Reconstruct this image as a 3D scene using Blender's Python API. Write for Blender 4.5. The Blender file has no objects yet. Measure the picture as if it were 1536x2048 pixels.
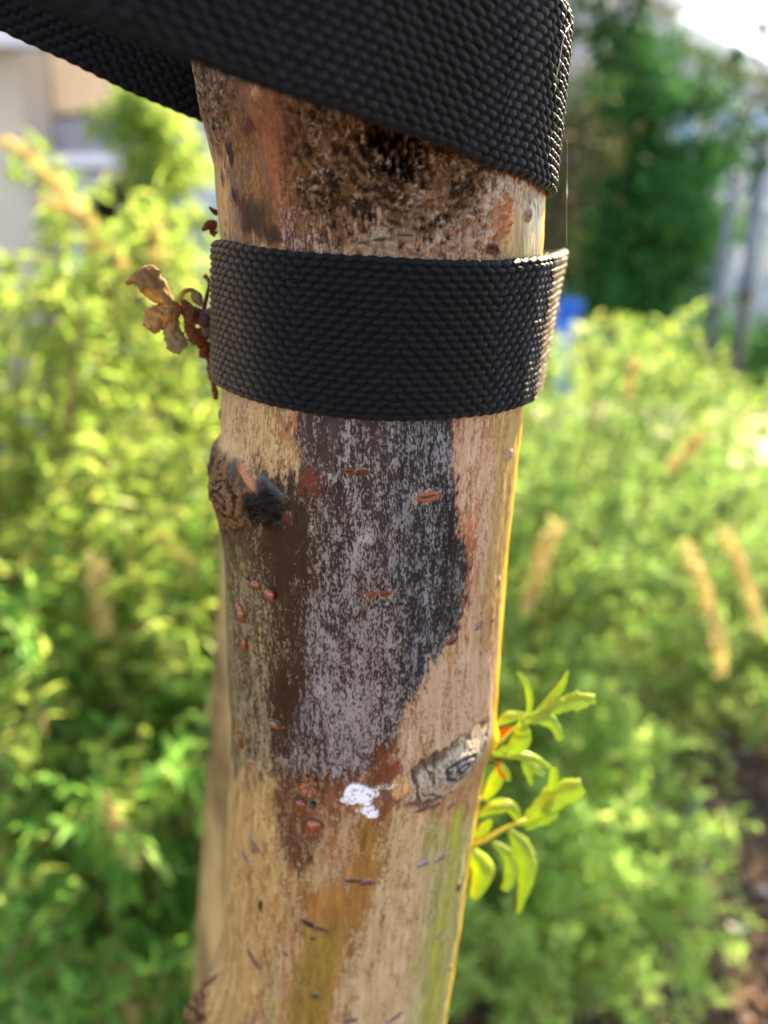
import bpy, bmesh, math, random
import numpy as np
from mathutils import Vector, Matrix
R = math.radians
random.seed(7)
rng = np.random.default_rng(11)
scene = bpy.context.scene
COL = scene.collection

# ------------------------------------------------------------------ camera, world, sun, exposure
F = 1550.0; PITCH = R(17.5); CZ = 1.40
SP, CP = math.sin(PITCH), math.cos(PITCH)
cam_d = bpy.data.cameras.new('camera'); cam = bpy.data.objects.new('camera', cam_d); COL.objects.link(cam)
cam.location = (0, 0, CZ); cam.rotation_euler = (R(90) - PITCH, 0, 0)
cam_d.sensor_fit = 'VERTICAL'; cam_d.sensor_height = 36.0; cam_d.lens = F / 2048 * 36
cam_d.clip_start = 0.01; cam_d.clip_end = 500
cam_d.dof.use_dof = True; cam_d.dof.focus_distance = 0.212; cam_d.dof.aperture_fstop = 5.8
scene.camera = cam

SUN_AZ = R(33); SUN_EL = R(37)        # azimuth to the right of straight ahead
sdir = Vector((math.sin(SUN_AZ) * math.cos(SUN_EL), math.cos(SUN_AZ) * math.cos(SUN_EL), math.sin(SUN_EL)))
sun_d = bpy.data.lights.new('sun', 'SUN'); sun = bpy.data.objects.new('sun', sun_d); COL.objects.link(sun)
sun_d.energy = 4.4; sun_d.angle = R(0.5); sun_d.color = (1.0, 0.82, 0.50)
sun.rotation_euler = sdir.to_track_quat('Z', 'Y').to_euler(); sun.location = (3, 6, 6)

def pdir(x, y):
    """direction of a photo pixel as (dx, dy=horizontal forward, dz)"""
    up = 1024.0 - y
    return np.array([x - 768.0, F * CP + up * SP, -F * SP + up * CP], float)
def P(x, y, Y):
    d = pdir(x, y); return Vector((d[0] / d[1] * Y, Y, CZ + d[2] / d[1] * Y))

w = bpy.data.worlds.new('World'); scene.world = w; w.use_nodes = True
nt = w.node_tree; nt.nodes.clear()
out = nt.nodes.new('ShaderNodeOutputWorld'); bg = nt.nodes.new('ShaderNodeBackground')
sky = nt.nodes.new('ShaderNodeTexSky'); sky.sky_type = 'NISHITA'; sky.sun_disc = False
sky.sun_elevation = SUN_EL; sky.sun_rotation = SUN_AZ; sky.air_density = 1.0; sky.dust_density = 0.4; sky.ozone_density = 1.6
bg.inputs[1].default_value = 0.06
# clouds: a bright bank near the sun, and thinner ones elsewhere
geo = nt.nodes.new('ShaderNodeTexCoord')
noi = nt.nodes.new('ShaderNodeTexNoise'); noi.inputs['Scale'].default_value = 3.2; noi.inputs['Detail'].default_value = 7
nt.links.new(geo.outputs['Generated'], noi.inputs['Vector'])
cd = pdir(1395, -40); cd /= np.linalg.norm(cd)
dot = nt.nodes.new('ShaderNodeVectorMath'); dot.operation = 'DOT_PRODUCT'; dot.inputs[1].default_value = tuple(cd)
nt.links.new(geo.outputs['Generated'], dot.inputs[0])
mr = nt.nodes.new('ShaderNodeMapRange'); mr.inputs[1].default_value = 0.988; mr.inputs[2].default_value = 0.999; mr.inputs[4].default_value = 0.5
nt.links.new(dot.outputs['Value'], mr.inputs[0])
add = nt.nodes.new('ShaderNodeMath'); nt.links.new(mr.outputs[0], add.inputs[0]); nt.links.new(noi.outputs['Fac'], add.inputs[1])
mr2 = nt.nodes.new('ShaderNodeMapRange'); mr2.inputs[1].default_value = 0.42; mr2.inputs[2].default_value = 0.84
nt.links.new(add.outputs[0], mr2.inputs[0])
mix = nt.nodes.new('ShaderNodeMix'); mix.data_type = 'RGBA'
nt.links.new(mr2.outputs[0], mix.inputs[0]); nt.links.new(sky.outputs[0], mix.inputs[6]); mix.inputs[7].default_value = (8.0, 8.0, 8.3, 1)
nt.links.new(mix.outputs[2], bg.inputs[0]); nt.links.new(bg.outputs[0], out.inputs[0])

scene.view_settings.view_transform = 'Standard'; scene.view_settings.look = 'None'
scene.view_settings.exposure = 2.87; scene.view_settings.gamma = 1.0
scene.render.engine = 'CYCLES'
scene.cycles.max_bounces = 10; scene.cycles.transmission_bounces = 8; scene.cycles.transparent_max_bounces = 8

# ------------------------------------------------------------------ helpers
def lin(c, a=None):
    o = [((v / 255) / 12.92 if v / 255 <= 0.04045 else ((v / 255 + 0.055) / 1.055) ** 2.4) for v in c[:3]]
    return tuple(o) + (1.0,)
def tag(o, label=None, cat=None, group=None, kind=None):
    if label: o['label'] = label
    if cat: o['category'] = cat
    if group: o['group'] = group
    if kind: o['kind'] = kind
    return o
def empty(name, loc=(0, 0, 0)):
    o = bpy.data.objects.new(name, None); o.empty_display_size = 0.02; COL.objects.link(o); o.location = loc
    return o
def mesh_obj(name, V, Fc, mat, parent=None, smooth=True):
    """V (n,3) world coords, Fc list/array of faces"""
    V = np.asarray(V, float)
    if parent is not None: V = V - np.array(parent.matrix_basis.translation)
    if parent is not None and parent.parent is not None: V = V - np.array(parent.parent.matrix_basis.translation)
    me = bpy.data.meshes.new(name)
    if isinstance(Fc, np.ndarray):
        n, k = Fc.shape
        me.vertices.add(len(V)); me.vertices.foreach_set('co', V.astype(np.float32).ravel())
        me.loops.add(n * k); me.loops.foreach_set('vertex_index', Fc.astype(np.int32).ravel())
        me.polygons.add(n); me.polygons.foreach_set('loop_start', np.arange(0, n * k, k, dtype=np.int32))
        me.update(calc_edges=True)
    else:
        me.from_pydata([tuple(v) for v in V], [], Fc); me.update()
    if smooth: me.polygons.foreach_set('use_smooth', np.ones(len(me.polygons), bool))
    if mat: me.materials.append(mat)
    o = bpy.data.objects.new(name, me); COL.objects.link(o)
    if parent is not None: o.parent = parent
    return o
def quads(nr, nc, wrap=False):
    i, j = np.meshgrid(np.arange(nr - 1), np.arange(nc if wrap else nc - 1), indexing='ij')
    a = i * nc + j; b = i * nc + (j + 1) % nc
    return np.stack([a, b, b + nc, a + nc], -1).reshape(-1, 4)
class MB:
    def __init__(s): s.V = []; s.F = []
    def add(s, V, Fc):
        n = len(s.V); s.V += [tuple(v) for v in V]; s.F += [tuple(int(i) + n for i in f) for f in Fc]
    def box(s, x0, x1, y0, y1, z0, z1, M=None):
        V = [(x, y, z) for x in (x0, x1) for y in (y0, y1) for z in (z0, z1)]
        if M is not None: V = [M @ Vector(v) for v in V]
        s.add(V, [(0, 1, 3, 2), (4, 6, 7, 5), (0, 4, 5, 1), (2, 3, 7, 6), (0, 2, 6, 4), (1, 5, 7, 3)])
    def tube(s, pts, rad, n=6):
        pts = [Vector(p) for p in pts]; m = len(pts)
        if not hasattr(rad, '__len__'): rad = [rad] * m
        V = []
        ref = Vector((0.13, 0.2, 1))
        for i, p in enumerate(pts):
            t = (pts[min(i + 1, m - 1)] - pts[max(i - 1, 0)]).normalized()
            a = t.cross(ref)
            if a.length < 1e-3: a = t.cross(Vector((1, 0, 0)))
            a.normalize(); b = t.cross(a)
            for k in range(n):
                q = 2 * math.pi * k / n
                V.append(p + (a * math.cos(q) + b * math.sin(q)) * rad[i])
        Fc = [tuple(x) for x in quads(m, n, True)]
        Fc += [tuple(range(n))[::-1], tuple((m - 1) * n + k for k in range(n))]
        s.add(V, Fc)
    def build(s, name, mat, parent=None, smooth=False): return mesh_obj(name, s.V, s.F, mat, parent, smooth)
def hash2(ix, iy, seed):
    h = (ix.astype(np.int64) * 374761393 + iy.astype(np.int64) * 668265263 + seed * 974711) & 0xffffffff
    h = ((h ^ (h >> 13)) * 1274126177) & 0xffffffff
    h = h ^ (h >> 16)
    return (h & 0xffffff) / float(0xffffff)
def vnoise(x, y, seed=0):
    ix = np.floor(x); iy = np.floor(y); fx = x - ix; fy = y - iy
    fx = fx * fx * (3 - 2 * fx); fy = fy * fy * (3 - 2 * fy)
    a = hash2(ix, iy, seed); b = hash2(ix + 1, iy, seed); c = hash2(ix, iy + 1, seed); d = hash2(ix + 1, iy + 1, seed)
    return (a * (1 - fx) + b * fx) * (1 - fy) + (c * (1 - fx) + d * fx) * fy
def fbm(x, y, seed=0, oct=4, gain=0.5):
    s = 0; a = 1; t = 0
    for o in range(oct):
        s = s + a * vnoise(x * 2 ** o + 17.3 * o, y * 2 ** o - 9.1 * o, seed + o); t += a; a *= gain
    return s / t
def sstep(a, b, x):
    t = np.clip((x - a) / (b - a), 0, 1); return t * t * (3 - 2 * t)
def worley(x, y, seed=0):
    ix = np.floor(x); iy = np.floor(y); d1 = np.full(x.shape, 9.0); d2 = d1.copy()
    for di in (-1, 0, 1):
        for dj in (-1, 0, 1):
            cx = ix + di; cy = iy + dj
            px = cx + hash2(cx, cy, seed); py = cy + hash2(cx, cy, seed + 5)
            d = np.hypot(px - x, py - y); n1 = np.minimum(d1, d); d2 = np.minimum(np.maximum(d1, d), d2); d1 = n1
    return d1, d2

# node helper
class NT:
    def __init__(s, name):
        s.m = bpy.data.materials.new(name); s.m.use_nodes = True; s.t = s.m.node_tree; s.t.nodes.clear()
        s.out = s.t.nodes.new('ShaderNodeOutputMaterial')
    def n(s, ty, **kw):
        nd = s.t.nodes.new('ShaderNode' + ty)
        for k, v in kw.items():
            if k.startswith('i_'): nd.inputs[k[2:].replace('_', ' ')].default_value = v
            else: setattr(nd, k, v)
        return nd
    def l(s, a, b): s.t.links.new(a, b)
    def noise(s, scale, detail=4, vec=None, rough=0.5):
        nd = s.n('TexNoise'); nd.inputs['Scale'].default_value = scale; nd.inputs['Detail'].default_value = detail
        nd.inputs['Roughness'].default_value = rough
        if vec is None: vec = s.coord()
        s.l(vec, nd.inputs['Vector']); return nd.outputs['Fac']
    def coord(s, sc=None, kind='Object'):
        tc = s.n('TexCoord')
        if sc is None: return tc.outputs[kind]
        mp = s.n('Mapping'); mp.inputs['Scale'].default_value = sc; s.l(tc.outputs[kind], mp.inputs[0]); return mp.outputs[0]
    def mr(s, x, a, b, c=0.0, d=1.0, smooth=False):
        nd = s.n('MapRange'); nd.interpolation_type = 'SMOOTHSTEP' if smooth else 'LINEAR'
        for i, v in enumerate((a, b, c, d)): nd.inputs[i + 1].default_value = v
        s.l(x, nd.inputs[0]); return nd.outputs[0]
    def math(s, op, a, b=None):
        nd = s.n('Math', operation=op)
        for i, v in enumerate((a, b)):
            if v is None: continue
            if isinstance(v, (int, float)): nd.inputs[i].default_value = v
            else: s.l(v, nd.inputs[i])
        return nd.outputs[0]
    def mix(s, f, a, b, blend='MIX'):
        nd = s.n('Mix', data_type='RGBA', blend_type=blend)
        for i, v in ((0, f), (6, a), (7, b)):
            if isinstance(v, (int, float, tuple)): nd.inputs[i].default_value = v
            else: s.l(v, nd.inputs[i])
        return nd.outputs[2]
    def ramp(s, f, stops):
        nd = s.n('ValToRGB'); r = nd.color_ramp
        while len(r.elements) < len(stops): r.elements.new(0.5)
        for e, (p, c) in zip(r.elements, stops): e.position = p; e.color = c
        s.l(f, nd.inputs[0]); return nd.outputs[0]
    def bump(s, h, dist, strength=1.0, normal=None):
        nd = s.n('Bump'); nd.inputs['Distance'].default_value = dist; nd.inputs['Strength'].default_value = strength
        s.l(h, nd.inputs['Height'])
        if normal is not None: s.l(normal, nd.inputs['Normal'])
        return nd.outputs[0]
    def bsdf(s, col=None, rough=0.6, normal=None, **kw):
        b = s.n('BsdfPrincipled')
        if col is not None:
            if isinstance(col, tuple): b.inputs['Base Color'].default_value = col
            else: s.l(col, b.inputs['Base Color'])
        if isinstance(rough, (int, float)): b.inputs['Roughness'].default_value = rough
        else: s.l(rough, b.inputs['Roughness'])
        if normal is not None: s.l(normal, b.inputs['Normal'])
        for k, v in kw.items():
            b.inputs[k.replace('_', ' ')].default_value = v
        return b
    def fin(s, sh): s.l(sh, s.out.inputs[0]); return s.m

def mat_simple(name, c1, c2, scale, rough=0.7, bump=0.0, bscale=None, sc=None, **kw):
    m = NT(name); co = m.coord(sc)
    f = m.noise(scale, 5, co); c = m.mix(m.mr(f, 0.3, 0.7), lin(c1), lin(c2))
    nrm = m.bump(m.noise(bscale or scale * 3, 4, co), bump) if bump else None
    return m.fin(m.bsdf(c, rough, nrm, **kw).outputs[0])

def mat_leaf(name, ca, cb, cc, trans=0.45, rough=0.45, tboost=1.25, scale=9.0, edge=None, mottle=None, spec=0.2):
    """ca..cc leaf colours picked per leaf; light also passes through the blade"""
    m = NT(name); g = m.n('NewGeometry')
    r = m.ramp(g.outputs['Random Per Island'], [(0.0, lin(ca)), (0.5, lin(cb)), (1.0, lin(cc))])
    n = m.noise(scale, 3)
    c = m.mix(m.mr(n, 0.25, 0.75), m.mix(1.0, r, (0.7, 0.74, 0.7, 1), 'MULTIPLY'), r)
    if mottle: c = m.mix(m.mr(m.noise(mottle[1], 5), 0.42, 0.62), c, lin(mottle[0]))
    nrm = m.bump(m.noise(mottle[1] * 2 if mottle else 400, 3), 0.0004)
    b = m.bsdf(c, rough, nrm); b.inputs['Specular IOR Level'].default_value = spec
    tr = m.n('BsdfTranslucent'); tc = m.mix(1.0, c, (tboost * 0.97, tboost * 0.97, tboost * 0.95, 1), 'MULTIPLY'); m.l(tc, tr.inputs[0]); m.l(nrm, tr.inputs[1])
    mx = m.n('MixShader'); mx.inputs[0].default_value = trans; m.l(b.outputs[0], mx.inputs[1]); m.l(tr.outputs[0], mx.inputs[2])
    return m.fin(mx.outputs[0])

# ------------------------------------------------------------------ the setting
m = NT('ground_soil_grass')
co = m.coord(); n1 = m.noise(0.35, 5, co); n2 = m.noise(26, 8, co, 0.7)
soil = m.mix(m.mr(n2, 0.3, 0.7), lin((58, 42, 33)), lin((112, 88, 70)))
grass = m.mix(m.mr(n2, 0.3, 0.7), lin((48, 72, 28)), lin((95, 120, 50)))
sx = m.n('SeparateXYZ'); m.l(co, sx.inputs[0])
far = m.mr(m.math('ADD', sx.outputs[1], m.math('MULTIPLY', n1, 2.0)), 4.6, 5.0)
gm = m.fin(m.bsdf(m.mix(far, soil, grass), 0.95, m.bump(n2, 0.012)).outputs[0])
V = []; N = 60
xs = np.concatenate([-np.geomspace(200, 3, 12), np.linspace(-2.5, 2.5, 40), np.geomspace(3, 200, 12)])
ys = np.concatenate([-np.geomspace(60, 3, 8), np.linspace(-2, 4, 48), np.geomspace(5, 300, 14)])
gx, gy = np.meshgrid(xs, ys, indexing='ij')
gz = (fbm(gx * 4, gy * 4, 3) - 0.5) * 0.05 * np.exp(-(gx ** 2 + gy ** 2) / 20) - 0.0
ground = mesh_obj('ground', np.stack([gx, gy, gz], -1).reshape(-1, 3), quads(len(xs), len(ys))[:, ::-1].copy(), gm)
tag(ground, kind='structure')
pv = NT('paving'); pc = pv.coord(); bt = pv.n('TexBrick'); bt.inputs['Scale'].default_value = 1.6
bt.inputs['Color1'].default_value = lin((150, 146, 140)); bt.inputs['Color2'].default_value = lin((168, 163, 156)); bt.inputs['Mortar'].default_value = lin((96, 92, 88)); bt.inputs['Mortar Size'].default_value = 0.012
pv.l(pc, bt.inputs[0]); pm = pv.fin(pv.bsdf(bt.outputs[0], 0.85).outputs[0])
mb = MB(); mb.box(-30, 30, 5.4, 8.2, -0.05, 0.05); tag(mb.build('pavement', pm), kind='structure')

# mulch: bark chips and stones lying round the shrubs
chip = NT('bark_chips'); g = chip.n('NewGeometry')
cc = chip.ramp(g.outputs['Random Per Island'], [(0.0, lin((70, 52, 44))), (0.35, lin((118, 92, 78))), (0.62, lin((166, 132, 112))), (0.82, lin((200, 156, 122))), (0.93, lin((230, 220, 208)))])
chm = chip.fin(chip.bsdf(chip.mix(chip.mr(chip.noise(60, 4), 0.3, 0.7), chip.mix(1.0, cc, (0.6, 0.6, 0.6, 1), 'MULTIPLY'), cc), 0.85, chip.bump(chip.noise(300, 3), 0.002)).outputs[0])
nch = 5200
cxy = np.stack([rng.uniform(-1.6, 1.9, nch), rng.uniform(0.5, 3.0, nch)], 1)
base = np.array([(x, y, z) for x in (-1, 1) for y in (-1, 1) for z in (-1, 1)], float)
bf = np.array([(0, 1, 3, 2), (4, 6, 7, 5), (0, 4, 5, 1), (2, 3, 7, 6), (0, 2, 6, 4), (1, 5, 7, 3)])
VV = []; FF = []
for i in range(nch):
    L = rng.uniform(0.008, 0.030); sz = np.array([L, L * rng.uniform(0.2, 0.6), L * rng.uniform(0.08, 0.25)])
    M = np.array(Matrix.Rotation(rng.uniform(0, 6.28), 3, 'Z') @ Matrix.Rotation(rng.normal(0, 0.4), 3, 'X') @ Matrix.Rotation(rng.normal(0, 0.35), 3, 'Y'))
    VV.append((base * sz * rng.uniform(0.6, 1.1, (8, 3))) @ M.T + [cxy[i, 0], cxy[i, 1], 0.014 + rng.uniform(0, 0.02)]); FF.append(bf + 8 * i)
tag(mesh_obj('bark_mulch', np.concatenate(VV), np.concatenate(FF), chm, smooth=False), 'brown bark chip mulch with pale bits on the ground beside the shrub', 'mulch', kind='stuff')

# ------------------------------------------------------------------ trunk shape
prof = np.array([(-300, 345, 1125), (0, 362, 1106), (130, 383, 1100), (240, 405, 1096), (330, 428, 1092), (470, 441, 1087), (560, 446, 1083),
 (800, 440, 1050), (880, 438, 1041), (1050, 438, 1021), (1120, 446, 1013), (1300, 456, 1001), (1430, 462, 991), (1500, 461, 974), (1600, 456, 957),
 (1720, 453, 939), (1850, 450, 919), (1900, 446, 912), (1960, 428, 903), (2048, 415, 889), (2300, 420, 850)], float)
D = 0.2555
def edge_table(ix):
    z = []; az = []
    for row in prof:
        d = pdir(row[ix], row[0]); h = math.hypot(d[0], d[1])
        z.append(CZ + d[2] / h * (D - 0.004)); az.append(math.atan2(d[0], d[1]))
    z = np.array(z); az = np.array(az); o = np.argsort(z); return z[o], az[o]
zL, aL = edge_table(1); zR, aR = edge_table(2)
def trunk_cr(z):
    l = np.interp(z, zL, aL); r = np.interp(z, zR, aR)
    c = (l + r) / 2; return D * np.sin(c), D * np.cos(c), D * np.sin((r - l) / 2)
def hit(x, y, off=0.0):
    """photo pixel -> (theta, z) on the trunk (theta 0 faces the camera)"""
    d = pdir(x, y); d = d / d[1]; z = CZ + d[2] * 0.21
    for _ in range(12):
        cx, cy, r = trunk_cr(z); r = r + off
        a = d[0] ** 2 + 1; b = -2 * (d[0] * cx + cy); c = cx * cx + cy * cy - r * r
        disc = max(b * b - 4 * a * c, 0); t = (-b - math.sqrt(disc)) / (2 * a)
        z = CZ + d[2] * t
    return math.atan2(d[0] * t - cx, cy - t), float(z)
def surf(th, z, off=0.0):
    cx, cy, r = trunk_cr(z); return np.stack([cx + (r + off) * np.sin(th), cy - (r + off) * np.cos(th), z + 0 * th], -1)
UR = 50.0; Z0 = 1.148
def UV(x, y):
    th, z = hit(x, y); return np.array([th * UR, (z - Z0) * 1000])
def sp(x, y, off=0.0):
    th, z = hit(x, y); return Vector(surf(np.float64(th), np.float64(z), off))

zr = np.concatenate([np.linspace(0.0, 1.10, 60), np.arange(1.11, 1.49, 0.00042), np.linspace(1.50, 2.3, 40)])
tf = np.arange(-100, 100, 0.46); tb = np.linspace(100, 260, 90)[:-1]
th = np.radians(np.concatenate([tf, tb]))
TH, ZZ = np.meshgrid(np.where(th > math.pi, th - 2 * math.pi, th), zr)
U = TH * UR; Vv = (ZZ - Z0) * 1000
sh = U.shape
under = np.zeros(sh + (3,)); over = np.zeros(sh + (3,)); film = np.zeros(sh); gloss = np.zeros(sh); rough = np.zeros(sh); disp = np.zeros(sh); flat = np.zeros(sh)
def L3(c): return np.array(lin(c)[:3])
def pip_sd(poly, X, Y):
    """signed distance (mm), negative inside"""
    d = np.full(X.shape, 1e9); s = np.ones(X.shape)
    n = len(poly)
    for i in range(n):
        a = poly[i]; b = poly[(i + 1) % n]; e = b - a
        wx = X - a[0]; wy = Y - a[1]
        t = np.clip((wx * e[0] + wy * e[1]) / (e @ e + 1e-9), 0, 1)
        d = np.minimum(d, (wx - e[0] * t) ** 2 + (wy - e[1] * t) ** 2)
        c1 = Y >= a[1]; c2 = Y < b[1]; c3 = (e[0] * wy) > (e[1] * wx)
        fl = (c1 & c2 & c3) | (~c1 & ~c2 & ~c3); s = np.where(fl, -s, s)
    return s * np.sqrt(d)
wx1 = (fbm(U / 6, Vv / 14, 21) - 0.5); wy1 = (fbm(U / 7, Vv / 12, 31) - 0.5)
wx3 = (fbm(U / 0.62, Vv / 1.7, 43, 2) - 0.5); wy3 = (fbm(U / 0.7, Vv / 1.9, 45, 2) - 0.5)
wx2 = (fbm(U / 1.3, Vv / 3.5, 41) - 0.5); wy2 = (fbm(U / 1.6, Vv / 4.5, 51) - 0.5)
def region(px, soft=1.5, warp=1.0, fine=1.0):
    poly = [UV(*p) for p in px]
    X = U + wx1 * 8 * warp + wx2 * 4.5 * fine + wx3 * 6.5 * fine; Y = Vv + wy1 * 14 * warp + wy2 * 11 * fine + wy3 * 13 * fine
    soft *= 1.7; return 1 - sstep(-soft, soft, pip_sd(poly, X, Y))
def jac(x, y, cap):
    a = UV(x - 3, y); b = UV(x + 3, y); return min(max(abs(b[0] - a[0]) / 6, 0.12), cap) / 0.132
def ell(x, y, rx, ry, soft=0.35, ang=0, fine=0.0, warp=0.0, cap=0.19):
    c = UV(x, y); s = 0.132; rx = rx * jac(x, y, cap)         # mm per px near the surface
    X = U - c[0] + wx1 * warp + wx2 * fine; Y = Vv - c[1] + wy1 * warp + wy2 * fine
    ca, sa = math.cos(R(ang)), math.sin(R(ang)); a = X * ca + Y * sa; b = -X * sa + Y * ca
    return np.hypot(a / (rx * s), b / (ry * s))
def em(d, soft=0.3): return 1 - sstep(1 - soft, 1 + soft, d)
def paint(mk, un=None, ov=None, fi=None, gl=None, ro=None):
    global under, over, film, gloss, rough
    m3 = mk[..., None]
    if un is not None: under = under * (1 - m3) + L3(un) * m3
    if ov is not None: over = over * (1 - m3) + L3(ov) * m3
    if fi is not None: film = film * (1 - mk) + fi * mk
    if gl is not None: gloss = gloss * (1 - mk) + gl * mk
    if ro is not None: rough = rough * (1 - mk) + ro * mk
one = np.ones(sh)
paint(one, (158, 100, 44), (192, 168, 134), 0.62, 0.25, 0.0)
# broad vertical streaks of warmer and greener under-bark
st = fbm(U / 3.5, Vv / 45, 61); paint(sstep(0.5, 0.68, st), (122, 104, 38), None)
st = fbm(U / 2.6 + 40, Vv / 38, 71); paint(sstep(0.56, 0.7, st), (150, 72, 34), (196, 160, 130))
# upper part, between the straps
paint(region([(300, -200), (1200, -200), (1200, 520), (300, 520)], 3), (112, 66, 34), (168, 128, 88), 0.5, 0.2)
paint(region([(430, 100), (560, 180), (590, 300), (640, 500), (520, 500), (470, 400), (430, 260)], 2), (104, 62, 26), (170, 124, 66), 0.5)
paint(region([(385, 120), (470, 150), (480, 230), (440, 300), (400, 230)], 2), (52, 36, 22), (120, 88, 52), 0.4, ro=0.7)
paint(region([(500, 170), (560, 210), (585, 330), (600, 420), (570, 480), (545, 380), (520, 280)], 2), (138, 74, 34), (190, 132, 92), 0.35)
paint(region([(590, 420), (700, 500), (640, 520), (560, 500), (560, 400)], 2), (82, 46, 36), (186, 158, 146), 0.55)
paint(region([(425, 310), (455, 330), (462, 470), (435, 470)], 1, 0.4), (176, 122, 64), (206, 164, 106), 0.7)
WND = [(590, 190), (720, 200), (860, 240), (980, 330), (985, 400), (950, 470), (880, 520), (740, 530), (660, 480), (600, 400), (575, 290)]
wound = region(WND, 2.5, 0.8)
paint(wound, (66, 46, 30), (142, 112, 84), 0.42, 0.1, 1.0)
paint(region([(600, 200), (700, 220), (720, 290), (690, 350), (620, 330)], 2), (92, 52, 32), (170, 128, 96), 0.5, ro=1.0)
cal = region([(700, 500), (690, 450), (760, 430), (860, 470), (960, 400), (985, 330), (1010, 360), (1010, 450), (960, 520), (720, 530)], 1.5, 0.7)
paint(cal, (122, 84, 60), (196, 158, 130), 0.68, 0.1, 0.9)
dark = region([(735, 240), (860, 280), (860, 312), (800, 318), (745, 300)], 1.5, 0.5)
paint(dark, (14, 9, 6), (26, 17, 12), 0.15, 0.1, 0.6)  # hole under the strap, with the strap's shadow painted in near black
paint(region([(975, 330), (1095, 385), (1090, 420), (1020, 410), (970, 500), (950, 510)], 1.5, 0.5), (150, 118, 90), (204, 192, 176), 0.8, 0.2, 0.3)
paint(region([(985, 400), (1040, 395), (1050, 440), (1010, 480), (975, 480)], 1.5, 0.3), (184, 112, 62), (200, 150, 108), 0.3, 0.5, 0.0)
paint(region([(1040, 400), (1090, 400), (1092, 520), (990, 520), (1005, 480)], 1.5, 0.3), (166, 132, 62), (190, 160, 104), 0.3, 0.5, 0.0)
# below the lower strap
paint(region([(435, 780), (600, 800), (640, 900), (600, 950), (480, 930), (430, 900)], 2), (170, 112, 40), (206, 176, 130), 0.66, 0.35)
paint(region([(560, 815), (625, 830), (650, 930), (640, 980), (600, 930), (575, 860)], 1.5), (176, 104, 18), (190, 160, 112), 0.30, 0.6)
gp = [(600, 800), (915, 800), (903, 950), (922, 1050), (940, 1150), (928, 1230), (880, 1300), (838, 1370), (800, 1450), (770, 1520), (700, 1560), (560, 1580), (470, 1480), (560, 1200), (600, 1000), (590, 850)]
grayr = region(gp, 1.0, 0.5, 0.6)
paint(grayr, (60, 44, 38), (152, 143, 137), 0.53, 0.25)
paint(region([(800, 800), (915, 800), (903, 950), (925, 1050), (942, 1150), (928, 1230), (880, 1300), (838, 1370), (800, 1400), (790, 1200), (780, 1000)], 2.5, 0.9) * grayr, (42, 40, 43), (138, 136, 138), 0.53)
paint(region([(870, 960), (905, 950), (925, 1060), (942, 1150), (925, 1240), (880, 1300), (890, 1150)], 2, 0.8) * grayr, (32, 31, 34), (132, 130, 132), 0.40)
paint(region([(640, 1250), (760, 1260), (760, 1480), (680, 1520), (620, 1420)], 4) * grayr, (68, 50, 44), (158, 146, 140), 0.58)
# left band
paint(region([(430, 1060), (520, 1100), (560, 1300), (560, 1560), (500, 1640), (440, 1500)], 2), (70, 52, 24), (158, 140, 104), 0.58, 0.35)
# dark stain running down
paint(region([(430, 1040), (520, 930), (600, 940), (640, 1010), (645, 1140), (600, 1250), (590, 1400), (600, 1500), (540, 1520), (545, 1330), (540, 1200), (480, 1120)], 2), (38, 19, 12), (136, 118, 100), 0.36, 0.9)
paint(region([(520, 980), (600, 985), (610, 1100), (560, 1180), (530, 1100)], 2), (24, 11, 7), (80, 60, 46), 0.12, 1.0)
paint(region([(545, 1340), (615, 1350), (600, 1390), (565, 1450), (545, 1440)], 1), (30, 13, 8), (70, 50, 40), 0.08, 0.95)
paint(region([(600, 820), (660, 840), (650, 940), (680, 1010), (640, 1020), (600, 900)], 1.5), (58, 24, 18), (160, 146, 144), 0.36, 0.6)
paint(region([(610, 940), (640, 960), (640, 1000), (600, 980)], 1), (112, 40, 16), (150, 120, 100), 0.2, 0.8)
# lower part
paint(region([(440, 1560), (560, 1560), (560, 1800), (500, 2048), (380, 2100), (430, 1900)], 3), (152, 100, 46), (202, 170, 120), 0.68, 0.3)
paint(region([(540, 1530), (660, 1540), (660, 1680), (600, 1760), (560, 1700)], 2), (84, 46, 26), (164, 136, 108), 0.5, 0.6)
paint(region([(640, 1560), (800, 1520), (810, 1600), (760, 1640), (700, 1620), (650, 1660), (600, 1660)], 1.5), (112, 58, 34), (172, 142, 122), 0.34, 0.7)
paint(region([(755, 1480), (800, 1470), (815, 1540), (780, 1600), (750, 1560)], 1.5), (108, 46, 24), (176, 150, 130), 0.15, 0.7)
paint(region([(660, 1640), (720, 1640), (720, 1740), (680, 1780), (640, 1700)], 2), (140, 84, 40), (188, 160, 138), 0.66)
paint(region([(715, 1640), (775, 1640), (765, 1760), (720, 1850), (680, 1960), (640, 2100), (560, 2100), (600, 1900), (600, 1780), (690, 1760)], 1.5), (140, 92, 34), (182, 152, 108), 0.36, 0.5)
paint(region([(600, 1860), (690, 1850), (660, 2000), (640, 2100), (560, 2100)], 2), (124, 98, 26), (176, 152, 98), 0.34, 0.5)
paint(region([(770, 1640), (900, 1640), (850, 1900), (820, 2100), (650, 2100), (700, 1900), (770, 1750)], 3), (156, 112, 60), (200, 180, 152), 0.78, 0.25)
paint(region([(860, 1650), (960, 1600), (930, 1800), (890, 2100), (800, 2100), (850, 1850)], 3), (140, 144, 50), (184, 182, 144), 0.62, 0.35)
paint(region([(905, 1640), (925, 1640), (900, 1830), (870, 2060), (840, 2060), (880, 1830)], 1.5), (140, 150, 36), (186, 188, 126), 0.34, 0.45)
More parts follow.
